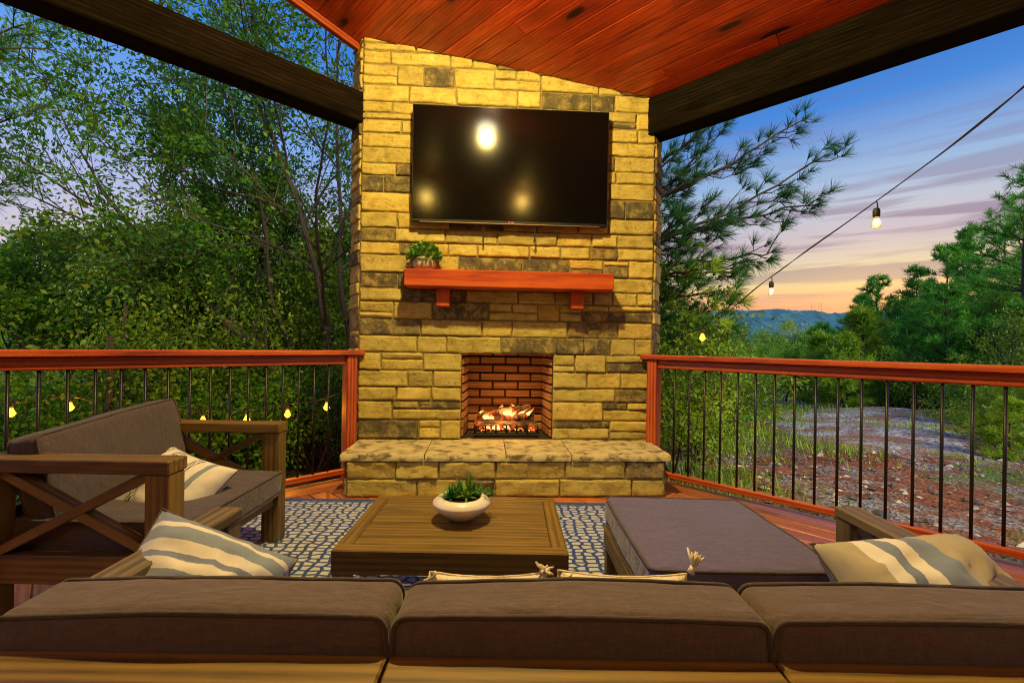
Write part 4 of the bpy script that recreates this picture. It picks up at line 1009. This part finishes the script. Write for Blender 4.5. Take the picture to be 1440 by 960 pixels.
def bush(base, label, mat, seed, leaves, size, h=1.1, w=.5, name='bush'):
    rs = np.random.default_rng(seed); st = [((rs.normal(0, .15), rs.normal(0, .15), 0), (rs.normal(0, w), rs.normal(0, w), 1), h * rs.uniform(.7, 1.1), .018) for _ in range(6)]
    o = broadleaf(base, st, label, mat, 'bark', seed, leaves, size, (6, 5), 2, .0, .9, name, SH, .09, .55); o['category'] = 'bush'; return o
b1 = bush(at(-3.4, 6.0), 'dark leafy bush under the amber bulbs', 'leafA', 31, 5200, .055)
b2 = bush(at(-4.6, 5.6), 'yellow green bush beside the lit tree trunk', 'leafB', 32, 5200, .055, 1.3)
b3 = bush(at(2.05, 5.5), 'small leaved yellow green bush just outside railing by the chimney', 'leafB', 33, 6500, .042, 1.5, .3)
b4 = bush(at(2.55, 6.3), 'taller olive bush behind the railing bush', 'leafC', 34, 6500, .05, 1.6, .4)
for (x, y, s, src, lab) in [(-2.6, 5.9, 1.0, b1, 'dark bush low beside the left fireplace post'), (-5.7, 5.2, 1.1, b1, 'dark bush behind the armchair back'), (-6.6, 5.8, 1.3, b2, 'yellow green bush at the far left of railing'), (-3.9, 7.3, 1.5, b1, 'large dark bush between the left trunks'), (-5.6, 7.2, 1.5, b2, 'large yellow green bush below the forked tree'), (-2.4, 7.6, 1.4, b2, 'yellow green bush behind the leaning tree base'),
                            (-8, 7, 1.6, b1, 'dark bush at the left picture edge'), (2.2, 7.5, 1.5, b4, 'olive bush below the pine boughs'), (3.1, 8.3, 1.3, b1, 'dark green bush beside the grassy verge'), (2.6, 9.8, 1.9, b1, 'tall dark green bush under the pine'), (3.6, 10.5, 1.3, b2, 'yellow green bush on the grassy verge'), (1.6, 6.2, 1.3, b3, 'small leaved bush tight against the chimney side'), (4.6, 13.5, 1.5, b1, 'dark bush at the verge near the track'), (5.2, 16, 1.9, b4, 'olive bush at the bend in the track'), (3.5, 8.6, .75, b4, 'small olive bush on the grassy verge, nearest the rail'), (4.2, 9.9, .8, b1, 'small dark bush in the middle of the grassy verge'), (4.9, 11.4, .9, b2, 'small yellow green bush farther along the verge'), (9.6, 8.9, .8, b2, 'yellow green bush on the right side of the gravel'), (10.8, 10.2, 1.1, b1, 'dark bush on the right side of the gravel'), (12.2, 11.2, 1.3, b4, 'olive bush on the right side of the gravel')]:
    place(src, at(x, y), random.uniform(0, 6), s, lab, SH)
# thin bare trunks in the undergrowth behind the left railing
def sapling_trunk(x, y, h, r, lean, lab):
    b = MB(); n = 8; pts = [(lean * (i / n) * h + .05 * mnoise.noise((i * .7, x, y)), .04 * mnoise.noise((i * .7, y, x)), h * i / n) for i in range(n + 1)]
    b.tube(pts, [r * (1 - .5 * i / n) for i in range(n + 1)], 7); tr = thing('young_tree', lab, 'tree', at(x, y), 0, LG); b.build('trunk', M['bark'], tr, True)
    N = 1400; P = np.array(pts)[rng.integers(5, 9, N)] + rng.normal(0, .5, (N, 3)) * [1, 1, .7]; b = MB(); b.quads(leafquads(P, rng.normal(0, 1, (N, 3)), .06, .5, curl=.1)); b.build('crown', M['leafC'], tr)
for a in [(-4.55, 5.1, 1.9, .05, .02, 'young tree with its trunk lit orange by a bulb'), (-4.2, 6.6, 2.3, .03, .05, 'thin young tree rising behind the armchair'), (-3.3, 6.3, 2.2, .028, -.06, 'thin young tree behind the armchair arm'), (-5.3, 6.2, 2.4, .04, .02, 'young tree with dark trunk at left'), (-3.0, 7.3, 2.3, .035, .03, 'young tree with slim trunk near the amber bulbs')]: sapling_trunk(*a)

# pines
def tufts(mb, P, D, L, K, w, rs, open_=(.25, 1.15), tone0=None):
    n = len(P); D = D / np.linalg.norm(D, axis=1)[:, None]
    P = np.repeat(P, K, 0); D = np.repeat(D, K, 0); m_ = n * K
    o = rs.normal(0, 1, (m_, 3)); o -= D * (o * D).sum(1)[:, None]; o /= np.linalg.norm(o, axis=1)[:, None]
    th = rs.uniform(*open_, m_)[:, None]; d = D * np.cos(th) + o * np.sin(th); s = np.cross(d, rs.normal(0, 1, (m_, 3))); s /= np.linalg.norm(s, axis=1)[:, None]
    l = (L * rs.uniform(.7, 1.1, m_))[:, None]; P = P - D * (rs.uniform(0, .35, m_)[:, None] * L)
    t = np.repeat(rs.random(n) if tone0 is None else tone0, K) * .65 + rs.random(m_) * .35
    mid = P + d * l * .55 + np.array([0, 0, 0.]); tip = P + d * l + np.array([0, 0, -.05]) * l
    mb.quads(np.stack([P - s * w, P + s * w, tip + s * w * .4, tip - s * w * .4], 1), tone=t)
def pine(base, H_, label, seed, mat='needle', crown0=.25, rmax=1.7, whorl=.42, K=9, L=.20, w=.011, twigs=6, r0=.09, group=None, lean=(0, 0), sparse=1., name='pine_tree'):
    rs = np.random.default_rng(seed); tr = thing(name, label, 'tree', base, 0, group); mb = MB(); lf = MB(); n = 14
    tp = [np.array([lean[0] * (i / n) ** 1.5 + .05 * mnoise.noise((i * .4, seed, 0)), lean[1] * (i / n) + .05 * mnoise.noise((i * .4, seed, 5)), H_ * i / n]) for i in range(n + 1)]
    mb.tube(tp, [r0 * (1 - .9 * i / n) + .006 for i in range(n + 1)], 8)
    P = []; D = []; z = H_ * crown0
    while z < H_ * .985:
        f = z / H_; i = min(n - 1, int(f * n)); q = tp[i] + (tp[i + 1] - tp[i]) * (f * n - i); k = rs.integers(4, 7)
        for j in range(k):
            if rs.random() > sparse: continue
            th = rs.uniform(0, 6.2832); cf = (f - crown0) / (1 - crown0); bl = rmax * (1 - cf) ** .75 * rs.uniform(.55, 1.1) * min(1, .55 + cf * 2.2) + .12
            d = np.array([math.cos(th), math.sin(th), rs.uniform(-.05, .35) + .5 * cf]); d /= np.linalg.norm(d); pts = [q]; m_ = 6
            for s in range(m_):
                d = d + rs.normal(0, .09, 3) + [0, 0, .045]; d /= np.linalg.norm(d); pts.append(pts[-1] + d * bl / m_)
            mb.tube(pts, [(.010 + .012 * bl) * (1 - .8 * s / m_) for s in range(m_ + 1)], 5, False); P.append(pts[-1]); D.append(d)
            for s in range(2, m_ + 1):
                for t_ in range(max(1, int(twigs * bl / 3))):
                    o = rs.normal(0, 1, 3); o[2] = o[2] * .6 + .15; o /= np.linalg.norm(o); tl = rs.uniform(.12, .34) * (.5 + bl * .4); dd = d * .7 + o; dd /= np.linalg.norm(dd)
                    e = pts[s] + dd * tl; 
                    if twigs > 5: mb.tube([pts[s], e], [.006, .003], 4, False)
                    P.append(e); D.append(dd + [0, 0, .35]); 
                    if rs.random() < .6: P.append(pts[s] + dd * tl * .55); D.append(dd + rs.normal(0, .4, 3) + [0, 0, .3])
        z += whorl * rs.uniform(.7, 1.2) * (1.1 - .4 * f)
    P.append(tp[-1]); D.append(np.array([0, 0, 1.]))
    mb.build('trunk', M['barkp'], tr, True); tufts(lf, np.array(P), np.array(D), L, K, w, rs); lf.build('crown', M[mat], tr)
    return tr
# big pine behind the chimney whose boughs reach right across the sky
rs = np.random.default_rng(5); tr = thing('pine_tree', 'big pine behind the chimney with needled boughs reaching across the sky', 'tree', at(1.35, 6.7), 0, 'pines beyond the right railing')
mb = MB(); lf = MB(); ob_ = np.array(tr.location); n = 10
tp = [np.array([.06 * math.sin(i), .05 * math.cos(i * 1.7), 8.5 * i / n]) for i in range(n + 1)]; mb.tube(tp, [.12 * (1 - .75 * i / n) for i in range(n + 1)], 10)
P = []; D = []; T0 = []
def bough(tip, z_start, bow, nt, tl, sub=True, yel=.35):
    st = np.array([1.35, 6.7, z_start]); tip = np.array(tip, float); m_ = 14; pts = []
    for i in range(m_ + 1):
        f = i / m_; p = st + (tip - st) * f; p[2] += bow * math.sin(math.pi * f) ; p += rs.normal(0, .02, 3); pts.append(p - ob_)
    mb.tube(pts, [.030 * (1 - .85 * i / m_) + .003 for i in range(m_ + 1)], 6, False)
    L = np.linalg.norm(tip - st)
    P.append(pts[-1]); D.append(pts[-1] - pts[-2]); T0.append(yel)
    for i in range(nt):
        f = .12 + .88 * (i + rs.random()) / nt; x = min(m_ - 1, int(f * m_)); q = pts[x] + (pts[x + 1] - pts[x]) * (f * m_ - x); d = (pts[x + 1] - pts[x]); d /= np.linalg.norm(d)
        o = rs.normal(0, 1, 3); o -= d * o.dot(d); o[1] *= .7; o /= np.linalg.norm(o); l = tl * rs.uniform(.5, 1.1) * (1.15 - .65 * f); e1 = q + (d * .75 + o * .6) * l * .5; e2 = e1 + (d * .8 + o * .35 + np.array([0, 0, .22])) * l * .5
        mb.tube([q, e1, e2], [.010, .007, .004], 5, False)
        P.append(e2); D.append(e2 - e1 + [0, 0, .05]); T0.append(yel * rs.uniform(.3, 1.3))
        for s in range(int(1 + l * 4)):
            g_ = rs.uniform(.25, .95); c = q + (e1 - q) * min(1, g_ * 2) if g_ < .5 else e1 + (e2 - e1) * (g_ * 2 - 1); oo = rs.normal(0, 1, 3); oo /= np.linalg.norm(oo); e3 = c + (d * .5 + oo * .7 + np.array([0, 0, .25])) * rs.uniform(.10, .24)
            mb.tube([c, e3], [.005, .003], 4, False); P.append(e3); D.append(e3 - c + d * .05); T0.append(yel * rs.uniform(.2, 1.2))
for a in [((4.15, 6.0, 3.72), 2.6, -.22, 16, .75), ((3.95, 6.2, 4.30), 3.0, -.10, 12, .7), ((3.9, 5.9, 3.02), 2.5, .05, 15, .7), ((3.45, 6.0, 2.42), 2.3, -.05, 13, .7), ((2.95, 6.0, 2.15), 2.0, .02, 14, .6), ((3.3, 6.6, 3.9), 3.1, -.1, 11, .6), ((3.05, 6.1, 4.4), 3.3, 0, 10, .6), ((2.4, 6.2, 4.0), 3.0, .0, 8, .6), ((2.9, 6.4, 4.15), 2.6, .0, 11, .7), ((2.55, 5.8, 2.7), 2.2, .1, 10, .6)]: bough(*a)
for a in [((2.75, 5.8, 1.85), 1.7, .02, 18, .6, True, 1.), ((2.6, 5.7, 1.5), 1.4, .02, 18, .55, True, 1.), ((2.35, 5.6, 2.1), 1.9, .05, 14, .6, True, .9), ((2.9, 6.5, 1.4), 1.3, .05, 14, .6, True, .9), ((2.2, 5.6, 1.25), 1.1, .05, 14, .5, True, 1.), ((2.3, 6.0, 2.5), 2.2, .05, 10, .5, True, .8), ((0.2, 6.6, 4.2), 3.4, .05, 8, .5), ((1.2, 5.6, 4.8), 4, .05, 8, .5)]: bough(*a)
mb.build('trunk', M['barkp'], tr, True); T0 = np.clip(np.array(T0), 0, 1); P = np.array(P); D = np.array(D)
lo = T0 > .75
tufts(lf, P[~lo], D[~lo], .175, 44, .0029, rs, (.15, 1.0), T0[~lo] * .6); lf.build('needles', M['needleD'], tr)
lf = MB(); tufts(lf, P[lo], D[lo], .16, 40, .0034, rs, (.2, 1.15), T0[lo]); lf.build('needles', M['needleY'], tr)
RG = 'pines beyond the right railing'
def pp(px, y): return ((px - 720) / 640 * y, y)
p1 = pine(at(15.3, 13.6), 7.2, 'nearest tall pine leaning in at the right edge', 41, 'needle', .22, 2.6, .55, 13, .22, .007, 9, .10, RG, sparse=.62)
p2 = pine(at(21.3, 24), 7.2, 'slim pine standing alone against the sunset', 42, 'needle', .38, 1.3, .42, 10, .26, .013, 6, .08, RG)
p3 = pine(at(15.8, 17.0), 4.6, 'bushy bright green pine behind the lane bend', 43, 'needle', .08, 2.0, .46, 11, .22, .010, 8, .08, RG)
p4 = pine(at(20.0, 25), 7.0, 'open topped pine at the left of the lone slim pine', 44, 'needle', .40, 1.6, .5, 9, .28, .016, 5, .09, RG)
p5 = pine(at(11.4, 15.6), 2.4, 'low bright pine sapling beside the lane', 45, 'needleY', .05, 1.5, .30, 12, .22, .011, 8, .05, RG)
for (x, y, s, src, lab) in [(20.5, 21.5, 1.0, p4, 'open pine right of the lone slim pine'), (22.0, 22, 1.08, p2, 'slim pine between the open pine and the right edge'), (17.5, 15.6, 1.05, p1, 'tall pine at the right edge behind the nearest'), (20.5, 19, 1.0, p1, 'full pine rising mid right'), 
                            (24.0, 31, 1.0, p4, 'pine stepping down toward the valley'), (22.6, 29.5, .95, p2, 'thin pine stepping down toward the valley'), (24.2, 34.5, 1.15, p3, 'leftmost bushy pine of the right hand cluster'), (20.2, 27, 1.15, p3, 'bushy pine at the left foot of cluster'), (19.6, 23, 1.15, p3, 'big bushy pine within the cluster'), (18.0, 19.5, 1.05, p3, 'bushy pine between the tall trunks'), (19.0, 17.3, 1.25, p3, 'large bushy pine at the right'),
                            (14.6, 13.0, .7, p3, 'low bushy pine beside the gravel at right'), (13.9, 14.6, .85, p3, 'low dense pine at the right end of railing'), (14.6, 21.5, 1.2, p5, 'yellow green pine sapling by the far lane bend'), (13.4, 17.4, 1.3, p5, 'pale pine sapling in front of slim pine'), (7.9, 7.2, .42, p5, 'small pine seedling at the right end of the gravel'), (9.3, 7.9, .6, p5, 'young pine sapling at the right frame edge'), (22.5, 33, 1.15, p3, 'bushy pine far along the lane'), (26, 39, 1.3, p3, 'big pine behind the parked vehicle'), (22.6, 41, 1.1, p3, 'pine across the lane from vehicle'), (21.6, 25.5, 1.2, p3, 'bushy pine under the slim pines'), (24.5, 27, 1.3, p3, 'dense pine at the back of cluster')]:
    place(src, at(x, y), random.uniform(0, 6), s, lab, RG)
# far left pine bough tree
pl = pine(at(-6.3, 4.4), 6.6, 'pine at the far left with dark boughs below the beam', 51, 'needleD', .45, 1.9, .42, 22, .15, .0032, 8, .08, LG)
# middle distance trees down the valley
VG = 'trees down in the valley'
for (x, y, s, src, lab) in [(17.5, 36, 1.35, u2, 'round green tree left of the far lane'), (24.5, 46, 1.65, u1, 'pale rounded tree in the valley'), (28, 50, 1.7, u2, 'dark green tree in the valley centre'), (35.5, 56, 2.0, u2, 'tall green tree in the valley right'), (10.5, 27, 1.2, u2, 'green tree beyond the verge near pine boughs'), (7.2, 21, .95, u2, 'dense green tree right of the big pine'), (5.6, 17, .8, u2, 'green tree under the glowing bulb'), (14.5, 33, 1.3, u1, 'yellow green tree beyond the verge'), (39, 62, 1.6, p3, 'tall pine in the valley'), (34, 66, 2.2, u2, 'farthest round tree in the valley'), (46, 76, 2.6, u1, 'pale tree farthest down the valley'), (27, 60, 2.0, u2, 'bushy tree low in the valley left'), (48, 72, 1.9, u2, 'green tree behind the right pines'), (13.2, 24.5, 1.1, u2, 'dark green tree behind the verge bend'), (9.0, 18.5, .8, u2, 'dark bushy tree just past the grassy verge'), (19.0, 31.5, 1.15, u2, 'dark green tree left of the truck'), (24.5, 37, 1.35, u2, 'dark green tree behind the truck'), (6.9, 14.2, .62, u2, 'low leafy tree at the verge below the glowing bulb')]:
    place(src, at(x, y), random.uniform(0, 6), s, lab, VG)
UG = 'bushes below the right pines'
for (x, y, s, src, lab) in [(13.2, 14.2, 1.1, b2, 'yellow green bush at the lane edge'), (14.2, 12.9, 1.1, b1, 'dark bush at the lane edge under pines'), (16.0, 12.6, 1.4, b1, 'dark bush nearest the right frame edge'), (13.2, 15.6, 1.5, b1, 'dark green bush behind the lane bend'), (15.6, 14.6, 1.8, b4, 'tall olive bush under the nearest pine'), (18.0, 14.2, 2.2, b1, 'large dark bush at far right'), (14.6, 17.8, 1.8, b2, 'yellow green bush below slim pine'), (17.2, 21, 2.4, b1, 'dark mass bush below the cluster'), (17.5, 16.4, 2.2, b4, 'olive bush deep in the pine shade')]:
    place(src, at(x, y), random.uniform(0, 6), s, lab, UG)

# vehicle at the end of the track
vx, vy = 20.9, 30.5; vh = thing('parked_truck', 'dark truck parked under the pines at the end of track', 'truck', (vx, vy, G(vx, vy) + .06), R(200)); 
DK = plain('dark_truck_paint', (.02, .018, .02), .3, .2)
def prism(mb, prof, y0, y1):
    n = len(prof); V = [(x, y0, z) for x, z in prof] + [(x, y1, z) for x, z in prof]; F = [tuple(range(n))[::-1], tuple(range(n, 2 * n))] + [(i, (i + 1) % n, n + (i + 1) % n, n + i) for i in range(n)]; mb.add(V, F[:0] + [F[0][::-1], F[1][::-1]] + [f[::-1] for f in F[2:]])
b = MB(); prism(b, [(-2.4, .45), (2.4, .45), (2.45, .95), (1.3, 1.08), (.7, 1.6), (-.6, 1.62), (-.75, 1.1), (-2.4, 1.05)], -.9, .9); b.build('body', DK, vh)
b = MB(); prism(b, [(1.2, 1.09), (.68, 1.54), (-.5, 1.55), (-.55, 1.09)], -.905, .905); b.build('window', M['screen'], vh)
for x in (-1.5, 1.5):
    for y in (-.85, .85):
        b = MB(); b.tube([(x, y - .12, .36), (x, y + .12, .36)], .36, 20); b.build('wheel', M['black'], vh)
for y in (-.7, .7): b = MB(); b.box((-2.41, y, .85), (.04, .2, .15)); b.build('tail_light', plain('tail_red', (.4, .03, .02), .3), vh)
ps = thing('marker_post', 'small orange marker post at the trackside', 'post', (19.5, 29.6, G(19.5, 29.6)));
b = MB(); b.box((0, 0, .6), (.10, .10, 1.2)); b.build('post', plain('grey_post', (.2, .18, .16), .8), ps); b = MB(); b.box((0, -.06, 1.25), (.42, .03, .9)); b.build('panel', plain('orange_panel', (.62, .18, .06), .7), ps)
# power line towers on the ridge and in the valley
PG = 'power line towers on the far hills'
def tower(x, y, z, h, lab, col):
    t_ = thing('power_tower', lab, 'power tower', (x, y, z), 0, PG); b = MB()
    for s in (-1, 1): b.tube([(s * h * .12, 0, 0), (s * h * .12, 0, h)], h * .007, 6)
    b.build('pole', col, t_); b = MB(); b.box((0, 0, h * .82), (h * .36, h * .01, h * .012)); b.bar((-h * .12, 0, h * .4), (h * .12, 0, h * .82), h * .006, h * .006); b.bar((h * .12, 0, h * .4), (-h * .12, 0, h * .82), h * .006, h * .006); b.build('crossarm', col, t_)
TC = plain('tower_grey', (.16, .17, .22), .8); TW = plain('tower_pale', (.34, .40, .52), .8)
tower(838, 1240, 96, 34, 'larger power tower silhouetted on the ridge', TC); tower(818, 1240, 96, 30, 'smaller power tower on the ridge to its left', TC)
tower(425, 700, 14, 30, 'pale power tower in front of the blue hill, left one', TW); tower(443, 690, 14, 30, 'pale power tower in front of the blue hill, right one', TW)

# ------------------------------------------------------------------ world, fill sun, camera
w = bpy.data.worlds.new('World'); sc.world = w; w.use_nodes = True; nt = w.node_tree; N_ = nt.nodes; L_ = nt.links
class WN(NT):
    def __init__(s): s.t = nt; s.N = N_; s.L = L_
W = WN(); bg = N_['Background']; tc = W.n('ShaderNodeTexCoord'); sp = W.n('ShaderNodeSeparateXYZ'); L_.new(tc.outputs['Generated'], sp.inputs[0])
el = sp.outputs['Z']
st = W.map(tc.outputs['Generated'], (1.3, 1.3, 24)); cn = W.noise(st, 2.0, 6, .55, .35); cn2 = W.noise(W.map(tc.outputs['Generated'], (1, 1, 8), (3, 1, 2)), 1.1, 4, .5)
e2 = W.math('ADD', el, W.math('MULTIPLY', W.math('SUBTRACT', cn2, .5), .03))
sun = W.ramp(e2, [(0, srgb(.72, .38, .32)), (.075, srgb(.87, .56, .44)), (.105, srgb(.88, .70, .50)), (.13, srgb(.84, .80, .58)), (.165, srgb(.78, .74, .70)), (.20, srgb(.73, .70, .76)), (.245, srgb(.70, .74, .82)), (.29, srgb(.58, .71, .86)), (.40, srgb(.20, .51, .85)), (.55, srgb(.02, .34, .72)), (1, srgb(.02, .22, .54))])
lav = W.ramp(e2, [(0, srgb(.85, .68, .55)), (.09, srgb(.88, .80, .78)), (.22, srgb(.76, .76, .90)), (.36, srgb(.50, .68, .95)), (.50, srgb(.24, .54, .90)), (.68, srgb(.10, .42, .80)), (1, srgb(.02, .25, .60))])
dt = W.n('ShaderNodeVectorMath', operation='DOT_PRODUCT'); L_.new(tc.outputs['Generated'], dt.inputs[0]); dt.inputs[1].default_value = (math.sin(R(38)), math.cos(R(38)), 0)
az = W.ramp(dt.outputs['Value'], [(.35, 0.), (.85, 1.)])
sky = W.mix(az, lav, sun)
cm = W.math('MULTIPLY', W.ramp(cn, [(.48, 0.), (.60, 1.)]), W.ramp(el, [(.03, .0), (.09, .55), (.2, .75), (.34, .25), (.6, .0)]))
sky = W.mix(W.math('MULTIPLY', cm, W.math('ADD', W.math('MULTIPLY', az, .75), .2)), sky, srgb(.44, .36, .54))
sky = W.mix(W.ramp(el, [(0, 1.), (.004, 0.)]), sky, (.03, .04, .03, 1))
L_.new(sky, bg.inputs[0]); bg.inputs[1].default_value = 1.0
ns = W.n('ShaderNodeTexSky'); ns.sky_type = 'NISHITA'; ns.sun_disc = False; ns.sun_elevation = R(3); ns.sun_rotation = R(38)
b2_ = W.n('ShaderNodeBackground'); L_.new(ns.outputs[0], b2_.inputs[0]); b2_.inputs[1].default_value = .015
ad = W.n('ShaderNodeAddShader'); L_.new(bg.outputs[0], ad.inputs[0]); L_.new(b2_.outputs[0], ad.inputs[1]); L_.new(ad.outputs[0], N_['World Output'].inputs[0])
sl2 = bpy.data.lights.new('fill_sun', 'SUN'); sl2.energy = 4.6; sl2.angle = R(35); sl2.color = (1, .90, .62); so_ = bpy.data.objects.new('fill_sun', sl2); COL.objects.link(so_)  # added soft fill from behind to brighten the trees, the sunset lies ahead
so_.rotation_euler = Vector((-.55, .62, -.62)).to_track_quat('-Z', 'Y').to_euler()

cam = bpy.data.cameras.new('Camera'); co = bpy.data.objects.new('Camera', cam); COL.objects.link(co); sc.camera = co
cam.sensor_width = 36; cam.lens = 16; cam.clip_start = .02; cam.clip_end = 5000; cam.shift_y = .0028
co.matrix_world = Matrix.Translation((0, 0, 1.14)) @ Matrix.Rotation(R(90), 4, 'X') @ Matrix.Rotation(.016, 4, 'Z')
sc.view_settings.view_transform = 'Standard'; sc.view_settings.look = 'None'; sc.view_settings.exposure = 0; sc.view_settings.gamma = 1
sc.render.engine = 'CYCLES'; sc.cycles.use_denoising = True; sc.cycles.denoising_prefilter = 'NONE'; sc.cycles.filter_width = 1.05; sc.cycles.max_bounces = 8; sc.cycles.transparent_max_bounces = 12; sc.cycles.sample_clamp_indirect = 6; sc.cycles.caustics_reflective = False; sc.cycles.caustics_refractive = False
